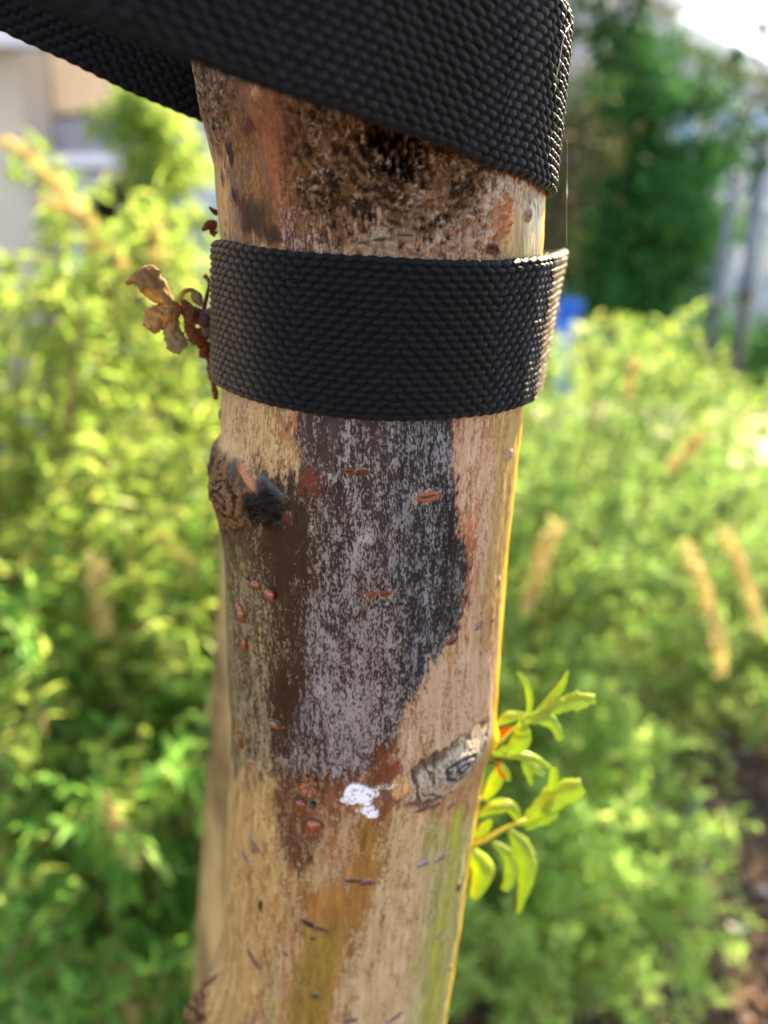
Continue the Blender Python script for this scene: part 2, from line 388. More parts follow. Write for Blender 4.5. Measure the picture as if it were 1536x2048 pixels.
# right band tones
paint(region([(915, 840), (1000, 830), (990, 1000), (960, 1200), (930, 1240), (945, 1100), (920, 960)], 2) * (1 - grayr), (176, 110, 70), (206, 180, 158), 0.62, 0.3)
paint(region([(985, 830), (1045, 820), (1015, 1100), (990, 1300), (975, 1200), (985, 1000)], 2), (160, 118, 44), (198, 170, 120), 0.5, 0.4)
paint(region([(920, 1040), (948, 1050), (950, 1160), (932, 1230), (940, 1130)], 1, 0.3), (176, 92, 48), (200, 160, 128), 0.35, 0.4)
paint(region([(870, 1310), (990, 1280), (985, 1430), (900, 1470), (790, 1500), (830, 1400)], 2), (160, 102, 62), (196, 172, 148), 0.72, 0.3)
paint(region([(950, 700), (1100, 700), (1100, 820), (950, 830)], 2), (160, 110, 60), (198, 166, 126), 0.6)
# right rim: yellow bark with the sunlight painted in, then fine streaks
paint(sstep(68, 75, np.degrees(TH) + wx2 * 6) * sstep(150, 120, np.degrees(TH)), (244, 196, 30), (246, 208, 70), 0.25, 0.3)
sA = fbm(U / 1.6 + wx1, Vv / 34, 611, 4, 0.6); sB = fbm(U / 0.9, Vv / 16, 613, 3); sC = fbm(U / 3.2 + 7, Vv / 55, 617)
keep = (1 - np.clip(rough, 0, 1))[..., None]
lowz = sstep(12, -2, Vv - UV(700, 1600)[1])
over *= (1 - lowz * 0.04)[..., None] * (1 - lowz[..., None] * np.array([0.0, 0.02, 0.14])); under *= (1 + lowz * 0.18)[..., None]; film = film - 0.02 * lowz + lowz * (fbm(U / 2.2, Vv / 7, 661, 4, 0.6) - 0.5) * 0.5; over *= (1 + (lowz * (fbm(U / 3.0, Vv / 8, 663) - 0.5) * 0.5)[..., None] * np.array([1.0, 1.0, 1.15])); gloss = np.clip(gloss + 0.15, 0, 1)
over *= (1 - (1 - grayr)[..., None] * np.array([0.0, 0.03, 0.12]))
nd = sstep(0.03, 0.12, under.mean(-1)) * (1 - grayr); under = under * (1 - 0.22 * nd[..., None]) + over * (0.22 * nd[..., None])
under *= 1 + keep * ((fbm(U / 3, Vv / 9, 701, 4, 0.6) - 0.5) * 1.1)[..., None]
under *= 1 + keep * ((sA - 0.5) * 0.8)[..., None] * np.array([1.0, 0.9, 0.7]); over *= 1 + keep * ((sB - 0.5) * 0.5 + (sC - 0.5) * 0.3)[..., None] * np.array([0.8, 1.0, 1.3])
under = np.clip(under * 0.84, 0.003, 1); over = np.clip(over * 0.84, 0.003, 1)
film = np.clip(film + (sA - 0.5) * 0.25 + (fbm(U / 5, Vv / 18, 81) - 0.5) * 0.35 + (fbm(U / 1.2, Vv / 2.6, 83) - 0.5) * 0.3, 0.0, 1.0)

# --- displacement (mm)
disp += (fbm(U / 14, Vv / 40, 91) - 0.5) * 1.6 + (fbm(U / 5, Vv / 9, 92) - 0.5) * 0.5 + (fbm(U / 1.5, Vv / 5, 93) - 0.5) * 0.12
w1, w2 = worley(U / 3.2 + wx1 * 3, Vv / 2.6 + wy1 * 3, 5)
rid = fbm(U / 2.6 + wx1 * 4, Vv / 2.2, 101, 5, 0.6)
disp += rough * ((rid - 0.5) * 3.2 + (0.5 - w1) * 1.0)
# wound: sunken face with raised callus lip
disp += wound * (-1.2) + cal * 2.4 * (0.4 + 0.9 * (0.6 - w1)) + dark * (-5.0)
crk = sstep(0.0, 0.16, w2 - w1); rw = np.clip(rough, 0, 1)
under *= (1 - rw * (1 - crk) * 0.3)[..., None]
wc = UV(800, 215); wr = np.hypot(U - wc[0], (Vv - wc[1]) * 1.2); wa = np.arctan2(Vv - wc[1], U - wc[0]) * 16
gI = fbm(U / 2.0 + wx2, Vv / 1.5 + wy2, 211, 5, 0.6); gW = fbm(wr / 1.5 + wx1 * 3 + wx2, wa / 3.2 + wx1 * 4, 213, 5, 0.6)
gr = gI * (1 - wound) + (0.35 * gI + 0.65 * gW) * wound; gr = (gr - 0.5) * (1 + 0.25 * wound) + 0.5; gr2 = fbm(U / 4 + 9, Vv / 3, 221, 4); gr3 = fbm(U / 0.8, Vv / 0.7, 231, 3)
rm = np.clip(rough, 0, 1) * (1 - dark)
paint(rm * sstep(0.46, 0.60, gr2), (126, 88, 48), None)
paint(rm * sstep(0.50, 0.62, gr), (146, 112, 84), (172, 142, 118))
paint(rm * sstep(0.44, 0.34, gr) , (58, 38, 25), (84, 60, 42))
paint(rm * sstep(0.60, 0.68, gr3) * sstep(0.5, 0.6, gr2 * 0 + fbm(U / 5, Vv / 4, 241)), (196, 172, 152), (200, 180, 166))
paint(rm * cal * sstep(0.40, 0.52, gI), (178, 136, 104), (206, 170, 144))
disp += rm * ((gr - 0.5) * 2.4 + (gr3 - 0.5) * 0.7)
# knots
def knot(px, py, rx, ry, h, turns, seed, ang=0, ringcol=None, darkcol=(30, 22, 16), bowl=0.35, gmin=0.0, cap=0.22, rw=4.6):
    global disp, under, over, film, gloss
    c = UV(px, py); s = 0.132; rx = rx * jac(px, py, cap)
    X = U - c[0]; Y = Vv - c[1]
    X = X + wx2 * 1.2; Y = Y + wy2 * 1.0
    ca, sa = math.cos(R(ang)), math.sin(R(ang)); a = X * ca + Y * sa; b = -X * sa + Y * ca
    d = np.hypot(a / (rx * s), b / (ry * s)); an = np.arctan2(b, a)
    dome = np.exp(-(d / 1.15) ** 2 * 1.2)
    disp += h * dome - bowl * h * np.exp(-(d / 0.28) ** 2)
    rg = np.sin(d * turns * 6.28 + rw * (fbm(np.cos(an) * 2 + 5, np.sin(an) * 2 + d * 2, seed) - 0.5) * 3)
    inr = 1 - sstep(0.75, 1.05, d)
    disp += inr * rg * 0.35
    if ringcol:
        paint(inr, ringcol[0], ringcol[1], 0.6, gmin)
        paint(inr * sstep(0.25, 0.85, -rg), darkcol, darkcol, 0.1)
    return d, an
# right knot: pale swollen collar and rings
kr = ell(898, 1538, 100, 76, ang=9, fine=2.6, warp=5, cap=.2); disp += 3.0 * np.exp(-(kr / 0.95) ** 2)
kr2 = ell(985, 1478, 48, 44); disp += 3.2 * np.exp(-kr2 ** 2)
paint(em(kr, 0.3), (124, 106, 88), (182, 168, 148), 0.66, 0.15)
paint(em(ell(960, 1490, 45, 40, fine=1.0), 0.3), (112, 100, 84), (176, 164, 142), 0.8)
edge = em(np.abs(kr - 1.0) * 7, 0.4) * sstep(0.50, 0.62, fbm(U / 3, Vv / 3, 303) + 0.12 * (U < UV(900, 1535)[0]))
paint(edge * 0.7, (86, 66, 54), (110, 90, 78), 0.3); disp -= edge * 0.5
knot(912, 1527, 46, 42, 1.3, 2.7, 7, ringcol=((96, 88, 80), (172, 164, 154)), darkcol=(56, 50, 46), rw=2.2, cap=.2)
for (a, b) in [((975, 1440), (955, 1500)), ((965, 1520), (935, 1590)), ((845, 1520), (862, 1560)), ((822, 1540), (836, 1600)), ((840, 1580), (885, 1592)), ((872, 1500), (860, 1530))]:
    A = UV(*a); B = UV(*b); e = B - A
    X = U + wx2 * 2.2; Y = Vv + wy2 * 2.2
    t = np.clip(((X - A[0]) * e[0] + (Y - A[1]) * e[1]) / (e @ e), 0, 1); dd = np.hypot(X - A[0] - e[0] * t, Y - A[1] - e[1] * t)
    mk = 1 - sstep(0.1, 0.6, dd); paint(mk * 0.75, (76, 66, 58), (96, 84, 74), 0.2); disp -= mk * 0.9
paint(em(ell(800, 1570, 20, 34, fine=1.2), 0.25), (170, 116, 62), (206, 170, 120), 0.6); disp += 0.5 * em(ell(800, 1570, 20, 34, fine=1.2), 0.25)
# left knot on the edge of the trunk
kl = ell(452, 985, 60, 90, fine=2.6, warp=6, cap=.30); disp += 3.4 * np.exp(-(kl / 0.95) ** 2)
paint(em(kl, 0.3), (74, 48, 26), (150, 112, 70), 0.25, 0.2, 0.5)
paint(em(kl, 0.3) * sstep(0.5, 0.58, gr), (128, 92, 54), (160, 124, 84)); paint(em(kl, 0.3) * sstep(0.47, 0.4, gr), (34, 22, 14), (50, 34, 22)); disp += em(kl, 0.3) * (gr - 0.5) * 1.6
knot(464, 990, 42, 52, 2.2, 2.4, 17, ringcol=((104, 72, 44), (146, 108, 74)), darkcol=(40, 25, 15), cap=.3)
k = em(ell(530, 1008, 36, 42, fine=5.0, warp=5), 0.4); paint(k, (15, 8, 5), (22, 13, 9), 0.1, 0.2, 0.3); disp += k * (0.9 + 2.6 * (gI - 0.5))
k = em(ell(500, 950, 32, 12, ang=-38, fine=0.8), 0.3); paint(k, (176, 116, 72), (200, 146, 100), 0.4); disp += k * 0.9
k = em(ell(478, 935, 14, 22, fine=0.8), 0.3); paint(k, (70, 62, 56), (120, 112, 100), 0.4); disp += k * 0.7
k = em(ell(425, 915, 22, 48, fine=0.8), 0.3); paint(k, (60, 48, 40), (128, 116, 102), 0.5, ro=0.6); disp += k * 2.2
# lower left knot
kb = ell(405, 2020, 60, 90, fine=1.8, warp=3, cap=.3); disp += 11.0 * np.exp(-(kb / 0.95) ** 2)
paint(em(kb, 0.3), (112, 78, 42), (196, 160, 108), 0.4, 0.1, 0.5); paint(em(kb, 0.25) * sstep(0.5, 0.42, gr), (60, 44, 30), (80, 62, 44)); disp += em(kb, 0.3) * (gr - 0.5) * 2.0
k = em(ell(405, 1965, 10, 34, ang=-25, fine=1.5), 0.35); paint(k * 0.7, (56, 40, 28), (84, 66, 50), 0.1); disp -= k * 0.8
# dark cracks and specks high on the left
for (x, y, rx, ry, c) in [(462, 310, 11, 16, (40, 24, 16)), (446, 360, 9, 18, (26, 16, 12)), (487, 405, 13, 15, (84, 34, 22)), (500, 255, 15, 12, (96, 48, 28)), (505, 440, 30, 28, (66, 42, 26)), (540, 470, 22, 20, (62, 40, 24)), (470, 395, 10, 14, (40, 26, 18))]:
    k = em(ell(x, y, rx, ry, fine=5, warp=5), 0.5); paint(k, c, tuple(min(255, int(v * 1.3)) for v in c), 0.1, 0.15, 0.5); disp += k * 0.4
# lenticels: (x, y, half length, half height, angle, colour, raised mm)
LENT = [(702, 941, 15, 7, 0, (128, 58, 34)), (727, 943, 13, 7, -8, (104, 46, 28)), (855, 993, 24, 13, 0, (166, 88, 60)), (744, 1188, 13, 8, 0, (140, 72, 46)), (772, 1187, 12, 8, 15, (132, 64, 42)),
 (905, 1280, 13, 10, 20, (116, 62, 48)), (958, 1250, 13, 9, 25, (150, 100, 86)), (984, 1240, 7, 5, 30, (150, 96, 80)), (1022, 908, 10, 12, 30, (168, 128, 118)), (997, 1162, 8, 7, 30, (170, 124, 100)),
 (687, 1040, 5, 5, 0, (140, 90, 66)), (1057, 430, 15, 11, 20, (150, 96, 78)), (982, 498, 16, 10, -10, (98, 58, 40)), (735, 1765, 15, 8, 0, (120, 70, 66)), (706, 1760, 18, 6, 0, (84, 56, 44)),
 (620, 1850, 20, 9, -20, (86, 44, 34)), (645, 1858, 14, 7, -10, (110, 74, 50)), (626, 1878, 6, 5, 0, (96, 48, 34)), (520, 1812, 6, 19, 0, (70, 38, 28)), (507, 1918, 26, 10, -40, (140, 88, 62)), (512, 1690, 20, 8, -35, (150, 106, 88)),
 (492, 1712, 12, 8, -40, (140, 96, 80)), (880, 1714, 14, 8, 20, (146, 110, 104)), (848, 1728, 14, 8, 20, (160, 132, 126)), (879, 1870, 10, 7, 25, (140, 112, 110)), (918, 1775, 9, 16, -10, (70, 46, 36)), (570, 1908, 8, 5, -20, (110, 70, 60)),
 (700, 2040, 16, 8, 0, (140, 100, 80)), (790, 2034, 20, 8, 12, (138, 106, 88)), (630, 1990, 9, 9, 0, (84, 78, 40)), (902, 1612, 12, 7, 20, (150, 90, 80)), (845, 1616, 18, 8, 0, (120, 76, 66)), (870, 1610, 12, 7, 8, (120, 76, 66)),
 (575, 1040, 9, 16, 0, (88, 34, 26)), (505, 1525, 16, 11, 20, (176, 116, 80)), (480, 1450, 8, 24, 0, (150, 96, 60)), (550, 1447, 14, 9, 0, (58, 26, 20)), (900, 1935, 7, 11, 0, (160, 110, 70)), (958, 1600, 7, 12, -20, (160, 110, 70)),
 (516, 187, 10, 12, 0, (188, 132, 84)), (435, 828, 8, 12, 0, (112, 60, 44)), (760, 480, 22, 16, 10, (196, 156, 126)), (810, 470, 24, 14, 0, (190, 140, 106)), (1040, 1290, 0.1, 0.1, 0, (1, 1, 1))]
for (x, y, rx, ry, an, c) in LENT:
    d = ell(x, y, rx, ry, ang=an, fine=0.5)
    halo = em(d / 1.45, 0.2); paint(halo * 0.45, None, (190, 176, 160), 0.6)
    k = em(d, 0.2); c = (int(c[0] * .9), int(c[1] * 1.0), int(c[2] * 1.05)); lt = tuple(min(255, int(v * 1.2 + 12)) for v in c)
    paint(k, c, lt, 0.4, 0.35); disp += 0.75 * k * np.sqrt(np.clip(1.05 - d * d * 0.8, 0, 1))
    if rx > 11: crack = em(np.abs(d * 0 + (ell(x, y, rx * 0.8, ry * 0.16, ang=an, fine=0.6))), 0.4); paint(crack, tuple(int(v * 0.45) for v in c), tuple(int(v * 0.5) for v in c)); disp -= crack * 0.3
# long horizontal scratches on the bottom bark and a chalky white splash
k = em(ell(722, 1588, 34, 30, fine=4.5, warp=4), 0.12); k = np.maximum(k, em(ell(735, 1622, 22, 20, fine=4.5, warp=4), 0.12)); k = np.maximum(k, em(ell(705, 1600, 22, 14, fine=4, warp=3), 0.12))
k = k * sstep(0.27, 0.37, fbm(U / 0.9, Vv / 0.9, 777)); paint(k, (226, 222, 232), (240, 238, 246), 0.97, 0.0); disp += k * (0.25 + 0.5 * fbm(U / 0.8, Vv / 0.8, 778)); flat = np.maximum(flat, k)
k = em(ell(768, 1572, 20, 14, fine=6, warp=3), 0.25) * sstep(0.48, 0.6, fbm(U / 0.6, Vv / 0.6, 779)); paint(k, (214, 206, 178), (226, 220, 200), 0.9, 0.0); disp += k * 0.4
# tiny pale crusts on the grey patch
for (x, y, r_) in [(670, 955, 12), (735, 1080, 16), (650, 950, 8), (625, 1060, 8), (700, 1010, 6), (600, 1010, 5), (845, 985, 5)]:
    k = em(ell(x, y, r_, r_ * 1.3, fine=5, warp=3), 0.3) * sstep(0.42, 0.52, fbm(U / 0.7, Vv / 0.7, 780)); paint(k * 0.55, (168, 166, 148), (176, 174, 160), 0.85, 0.0); disp += k * 0.12

PT = surf(TH, ZZ, disp / 1000.0)
bark = NT('smooth_peeling_bark')
def att(n): a = bark.n('Attribute'); a.attribute_name = n; return a
au, ao, am = att('under'), att('over'), att('masks')
sp3 = bark.n('SeparateColor'); bark.l(am.outputs['Color'], sp3.inputs[0])
co = bark.coord((1, 1, 0.42)); nA = bark.noise(1800, 3, co, 0.7); co2 = bark.coord((1, 1, 0.26)); nB = bark.noise(700, 4, co2, 0.65)
nC = bark.noise(2600, 2)
nn = bark.math('ADD', bark.math('MULTIPLY', nA, 0.66), bark.math('MULTIPLY', nB, 0.34))
thr = bark.math('SUBTRACT', bark.math('ADD', nn, bark.math('MULTIPLY', sp3.outputs[0], 0.36)), 0.70)
fm = bark.mr(thr, -0.045, 0.05, 0, 0.9, True)
uc = bark.mix(bark.mr(nB, 0.25, 0.75), bark.mix(1.0, au.outputs['Color'], (0.62, 0.60, 0.6, 1), 'MULTIPLY'), au.outputs['Color'])
oc = bark.mix(bark.mr(nC, 0.3, 0.7), bark.mix(1.0, ao.outputs['Color'], (0.74, 0.73, 0.72, 1), 'MULTIPLY'), ao.outputs['Color'])
bc = bark.mix(fm, uc, oc)
nrm = bark.bump(bark.math('ADD', bark.math('MULTIPLY', fm, 0.55), bark.math('MULTIPLY', nC, 0.3)), 0.00022)
nR = bark.noise(1400, 5, None, 0.7)
nrm2 = bark.n('Bump'); nrm2.inputs['Distance'].default_value = 0.0012; bark.l(sp3.outputs[2], nrm2.inputs['Strength']); bark.l(nR, nrm2.inputs['Height']); bark.l(nrm, nrm2.inputs['Normal'])
rr = bark.mr(sp3.outputs[1], 0, 1, 0.62, 0.16)
rr2 = bark.math('ADD', bark.math('MULTIPLY', fm, 0.25), rr)
bs = bark.bsdf(bc, rr2, nrm2.outputs[0]); bark.l(bark.mr(sp3.outputs[1], 0.3, 1.0, 0.14, 0.5), bs.inputs['Specular IOR Level'])
barkm = bark.fin(bs.outputs[0])
tree = empty('young_tree', (float(trunk_cr(0.0)[0]), float(trunk_cr(0.0)[1]), 0))
tag(tree, 'young smooth-barked tree trunk with grey patch and knots, held by black straps', 'tree')
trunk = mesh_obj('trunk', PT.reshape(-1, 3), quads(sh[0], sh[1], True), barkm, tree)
def setcol(me, name, arr):
    a = me.attributes.new(name, 'FLOAT_COLOR', 'POINT'); b = np.ones((arr.shape[0] * arr.shape[1], 4), np.float32); b[:, :3] = arr.reshape(-1, 3); a.data.foreach_set('color', b.ravel())
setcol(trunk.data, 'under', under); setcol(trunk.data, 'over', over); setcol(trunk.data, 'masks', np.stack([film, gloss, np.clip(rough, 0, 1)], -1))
trunk.data.update()

# ------------------------------------------------------------------ webbing straps
wb = NT('black_webbing'); g = wb.n('NewGeometry')
n = wb.noise(3800, 2, wb.coord((1, 1, 3.0))); dst = wb.noise(55, 5)
c = wb.mix(wb.mr(n, 0.3, 0.7), lin((5, 7, 10)), lin((15, 17, 22)))
wa = wb.n('Attribute'); wa.attribute_name = 'dust_sun'  # tan tint: dust plus sunlight painted into the webbing colour
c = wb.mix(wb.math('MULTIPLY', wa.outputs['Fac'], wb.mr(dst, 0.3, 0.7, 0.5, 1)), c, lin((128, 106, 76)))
b = wb.bsdf(c, 0.5, wb.bump(n, 0.00012)); b.inputs['Specular IOR Level'].default_value = 0.14; b.inputs['Sheen Weight'].default_value = 0.06; b.inputs['Sheen Roughness'].default_value = 0.35; b.inputs['Sheen Tint'].default_value = (1, 0.85, 0.65, 1)
webm = wb.fin(b.outputs[0])
WARP = 0.00209; WEFT = 0.0039
def weave(s, v, seed):
    """height (0..1) of the yarn floats; s along, v across in metres"""
    row = np.floor(v / WARP); fv = v / WARP - row
    zone = np.floor(s / 0.027)
    dirn = np.where(zone % 2 == 0, 1.0, -1.0)
    ph = s / WEFT + 0.5 * row + 0.09 * row * dirn * 0 + 0.10 * (hash2(row, zone, seed) - 0.5)
    ci = np.floor(ph); fu = ph - ci
    j = hash2(ci, row, seed + 3)
    a = (fu - 0.5) / 0.49; bb = (fv - 0.5 + dirn * a * 0.13) / 0.51
    e = np.clip(1 - np.abs(a) ** 2.4 - np.abs(bb) ** 2.2, 0, 1)
    return np.sqrt(e) * (0.8 + 0.35 * j), ci, row
def strap(name, pathfn, smax, width, parent=None, thick=0.0014, amp=0.00115, ds=0.00030, dv=0.00024, dust_sun_fn=None, seed=1):
    """pathfn(s) -> bottom edge point, up vector (metres, full width), outward normal; all (n,3)"""
    s = np.arange(0, smax, ds); v = np.arange(0, width + 1e-9, dv)
    B, W, Nn = pathfn(s)
    S, Vq = np.meshgrid(s, v, indexing='ij')
    edge_w = 0.00016 * np.sin(2 * np.pi * S / (WEFT * 1.0)) + 0.0003 * (fbm(S / 0.008, Vq / 0.01, 5) - 0.5)
    vn = Vq / width
    h, ci, row = weave(S, Vq, seed)
    ed = np.minimum(vn, 1 - vn) * width
    rnd = np.sqrt(np.clip(ed / 0.0016, 0, 1))
    pos = B[:, None, :] + W[:, None, :] * (vn + edge_w / width * (2 * vn - 1))[..., None]
    wave = (fbm(S / 0.03, Vq / 0.03, seed + 9) - 0.5) * 0.0012
    f = pos + Nn[:, None, :] * (thick * 0.5 * rnd + amp * h * (0.1 + 0.9 * rnd ** 1.5) + wave)[..., None]
    hb = weave(S + 0.001, Vq, seed + 2)[0]
    bk = pos + Nn[:, None, :] * (-thick * 0.5 * rnd - amp * 0.8 * hb * (0.1 + 0.9 * rnd ** 1.5) + wave)[..., None]
    nr, nc = S.shape
    q = quads(nr, nc); nV = nr * nc
    i = np.arange(nr - 1) * nc
    sides = np.concatenate([np.stack([i, i + nc, i + nc + nV, i + nV], 1), np.stack([i + nc - 1, i + nc - 1 + nV, i + 2 * nc - 1 + nV, i + 2 * nc - 1], 1)])
    j = np.arange(nc - 1); k0 = (nr - 1) * nc
    ends = np.concatenate([np.stack([j, j + nV, j + 1 + nV, j + 1], 1), np.stack([k0 + j, k0 + j + 1, k0 + j + 1 + nV, k0 + j + nV], 1)])
    o = mesh_obj(name, np.concatenate([f.reshape(-1, 3), bk.reshape(-1, 3)]), np.concatenate([q[:, ::-1], q + nV, sides, ends]), webm, parent)
    a = o.data.attributes.new('dust_sun', 'FLOAT', 'POINT')
    du = dust_sun_fn(S, Vq, pos) if dust_sun_fn else np.zeros(S.shape)
    du = np.clip(du * (0.25 + 0.95 * h), 0, 1)
    a.data.foreach_set('value', np.concatenate([du.ravel(), du.ravel() * 0.5]).astype(np.float32))
    return o
def resample(P3, s):
    P3 = np.asarray(P3); d = np.concatenate([[0], np.cumsum(np.linalg.norm(np.diff(P3[:, :2], axis=0), axis=1))])
    return np.stack([np.interp(s, d, P3[:, k]) for k in range(P3.shape[1])], -1), d[-1]
def smooth(A, k):
    ker = np.hanning(k + 2)[1:-1]; ker /= ker.sum(); pad = k // 2
    return np.stack([np.convolve(np.pad(A[:, c], pad, mode='edge'), ker, 'valid')[:len(A)] for c in range(A.shape[1])], -1)

# lower band: bottom/top edge heights found where they lie on the trunk
topz = [hit(x, y, 0.0015) for x, y in [(445, 478), (500, 490), (600, 502), (700, 508), (800, 514), (900, 519), (1000, 519), (1075, 510)]]
botz = [hit(x, y, 0.0015) for x, y in [(450, 778), (500, 801), (600, 824), (700, 839), (800, 843), (900, 838), (1000, 826), (1040, 812)]]
tt = np.array([a for a, _ in topz]); tz = np.array([b for _, b in topz]); bt_ = np.array([a for a, _ in botz]); bz = np.array([b for _, b in botz])
def lower_path():
    th_ = np.radians(np.arange(-176, 176, 0.25)); out = []
    for t in th_:
        zt = np.interp(t, tt, tz); zb = np.interp(t, bt_, bz)
        dg = math.degrees(t)
        def rad(z, kk):
            _, _, r = trunk_cr(z)
            b1 = np.interp(dg, [48, 72, 91, 118, 150], [0, 0.0024 , 0.0072 * kk, 0.0045 * kk, 0.0])
            l1 = np.interp(dg, [-150, -110, -88, -60, -40], [0, 0.0002, 0.0002, 0.0002, 0])
            return r + 0.0012 + b1 + l1
        for_z = []
        for z, kk in ((zb, 0.45), (zt, 1.0)):
            cx, cy, _ = trunk_cr(z); r = rad(z, kk); for_z += [cx + r * math.sin(t), cy - r * math.cos(t), z]
        out.append(for_z)
    out = np.array(out); dgs = np.arange(-176, 176, 0.25); a = np.argmin(abs(dgs - 58)); b = np.argmin(abs(dgs - 152))
    def seg(pA, mids, pB, n):
        pp = np.array([pA] + mids + [pB]); d = np.concatenate([[0], np.cumsum(np.linalg.norm(np.diff(pp, axis=0), axis=1))]); q = np.linspace(0, 1, n)
        return pp, d
    q = np.linspace(0, 1, 120); kq = [0, .18, .62, 1]
    bot = [out[a, :3], np.array(P(1060, 806, 0.2400)), np.array(P(1077, 780, 0.2820)), out[b, :3]]
    top = [out[a, 3:], np.array(P(1104, 507, 0.2400)), np.array(P(1130, 497, 0.2850)), out[b, 3:]]
    bm_ = np.stack([np.interp(q, kq, [p[c] for p in bot]) for c in range(3)], -1); tm_ = np.stack([np.interp(q, kq, [p[c] for p in top]) for c in range(3)], -1)
    return np.concatenate([out[:a], np.concatenate([bm_, tm_], 1), out[b + 1:]])
LP = lower_path()
def lowfn(s):
    A, _ = resample(LP, s); A = smooth(A, 5)
    B = A[:, :3]; W = A[:, 3:] - B; T = np.gradient(B, axis=0); T /= np.linalg.norm(T, axis=1, keepdims=True)
    Wn = W / np.linalg.norm(W, axis=1, keepdims=True); Nn = np.cross(T, Wn); return B, W, Nn
_, smax = resample(LP, np.array([0.0]))
st1 = empty('webbing_strap', (float(LP[700, 0]), float(LP[700, 1]), 1.36))
tag(st1, 'lower black woven strap wrapped flat round the trunk below the bark wound', 'strap', 'black webbing straps round the trunk')
def ang_of(pos):
    cx, cy, _ = trunk_cr(pos[..., 2]); return np.degrees(np.arctan2(pos[..., 0] - cx, cy - pos[..., 1]))
def dust_sun1(S, V_, pos):
    a = ang_of(pos); return 0.5 * (1 - sstep(-0.054, -0.026, pos[..., 0])) + 0.85 * sstep(0.2405, 0.2425, pos[..., 1]) * (pos[..., 0] > 0.03)  # dust with warm light at the left and sunlight on the fold painted in
strap('band', lowfn, smax, 0.046, st1, dust_sun_fn=dust_sun1, seed=3)

# upper strap: free front tail, round the right side and back, free rear run to the left
def vplane(x, y, p0, dr):
    d = pdir(x, y); k = d[0] / d[1]          # x = k*y
    t = (p0[0] - k * p0[1]) / (k * dr[1] - dr[0]); X = p0[0] + dr[0] * t; Y = p0[1] + dr[1] * t
    return (X, Y, CZ + d[2] / d[1] * Y), t
cx, cy, r_ = trunk_cr(1.44); TL = R(40)
p0 = (cx + (r_ + .002) * math.sin(TL), cy - (r_ + .002) * math.cos(TL)); dr = (-math.cos(TL), -math.sin(TL))
front = [vplane(x, y, p0, dr) for x, y in [(985, 341), (900, 300), (800, 264), (640, 214), (500, 168), (385, 126), (250, 78), (120, 32)]]
front = [(np.array(a), t) for a, t in front]
a7, t7 = front[-1]; a5, t5 = front[-3]; slope = (a7[2] - a5[2]) / (t7 - t5)
fr = []
for t in (0.26, 0.20, 0.16): fr.append([p0[0] + dr[0] * t, p0[1] + dr[1] * t, a7[2] + slope * (t - t7)])
fr += [list(a) for a, _ in front[::-1]]
zz_r = [hit(x, y, 0.003) for x, y in [(1030, 362), (1080, 381)]]
z79 = zz_r[-1][1]
for dg in range(44, 200, 4):
    t = R(dg); z = np.interp(dg, [40, 60, 79, 130, 202], [fr[-1][2] if dg < 41 else front[0][0][2], zz_r[0][1], z79, z79 + 0.004, 1.438])
    cx, cy, r_ = trunk_cr(z); rr_ = r_ + 0.0014 + 0.0004 * math.exp(-((dg - 86) / 22) ** 2)
    fr.append([cx + rr_ * math.sin(t), cy - rr_ * math.cos(t), z])
tlast = R(200); e0 = np.array(fr[-1]); dq = np.array([-0.93, -0.37])
q1, tq1 = vplane(410, 247, e0[:2], dq); q2, tq2 = vplane(130, 122, e0[:2], dq); q3, tq3 = vplane(0, 62, e0[:2], dq)
fr += [list(q1), list(vplane(270, 190, e0[:2], dq)[0]), list(q2), list(q3)]
sl = (q3[2] - q1[2]) / (tq3 - tq1)
for t in (tq3 + 0.04, tq3 + 0.10): fr.append([e0[0] + dq[0] * t, e0[1] + dq[1] * t, q3[2] + sl * (t - tq3)])
fr = np.array(fr)
def upfn(s):
    A, _ = resample(fr, s); A = smooth(A, 31)
    T = np.gradient(A, axis=0); T /= np.linalg.norm(T, axis=1, keepdims=True)
    up = np.array([0, 0, 1.0]); Nn = np.cross(T, up); Nn /= np.linalg.norm(Nn, axis=1, keepdims=True)
    Wn = np.cross(Nn, T); return A, Wn * 0.046 + Nn * 0.0015, Nn
_, smu = resample(fr, np.array([0.0]))
st2 = empty('webbing_strap', tuple(fr[14]))
tag(st2, 'upper black woven strap slung over the trunk and running off to the left', 'strap', 'black webbing straps round the trunk')
strap('band', upfn, smu, 0.046, st2, seed=8, dust_sun_fn=lambda S, V_, pos: 0.6 * sstep(78, 84, ang_of(pos)) * sstep(130, 110, ang_of(pos)))  # sunlit gold edge on the right, painted as a tan tint

# loose fibres and spider silk
silk = NT('silk'); silkm = silk.fin(silk.bsdf(lin((214, 204, 170)), 0.35).outputs[0])
mb = MB(); pts = [(1093, 55), (1085, 70), (1078, 95), (1074, 130), (1068, 160), (1066, 188)]
mb.tube([sp(x, y, 0.0062) for x, y in pts], 0.00007, 4); mb.build('loose_fibre', silkm, st2)
mb = MB(); mb.tube([P(1134 + 0.8 * math.sin(y / 40), y, 0.252) for y in range(280, 500, 10)], 0.00003, 4)
mb.tube([P(1134, y, 0.252) for y in (360, 368, 378, 384, 392, 398)], [0.00005, 0.0001, 0.0002, 0.00028, 0.00014, 0.00004], 6)
tag(mb.build('spider_thread', silkm), 'thin pale spider thread hanging just right of the straps', 'spider thread')
mb = MB(); mb.tube([P(1112, 600, 0.255), P(1117, 612, 0.255), P(1122, 622, 0.255)], 0.00006, 4); mb.build('loose_fibre', silkm, st1)
mb = MB()
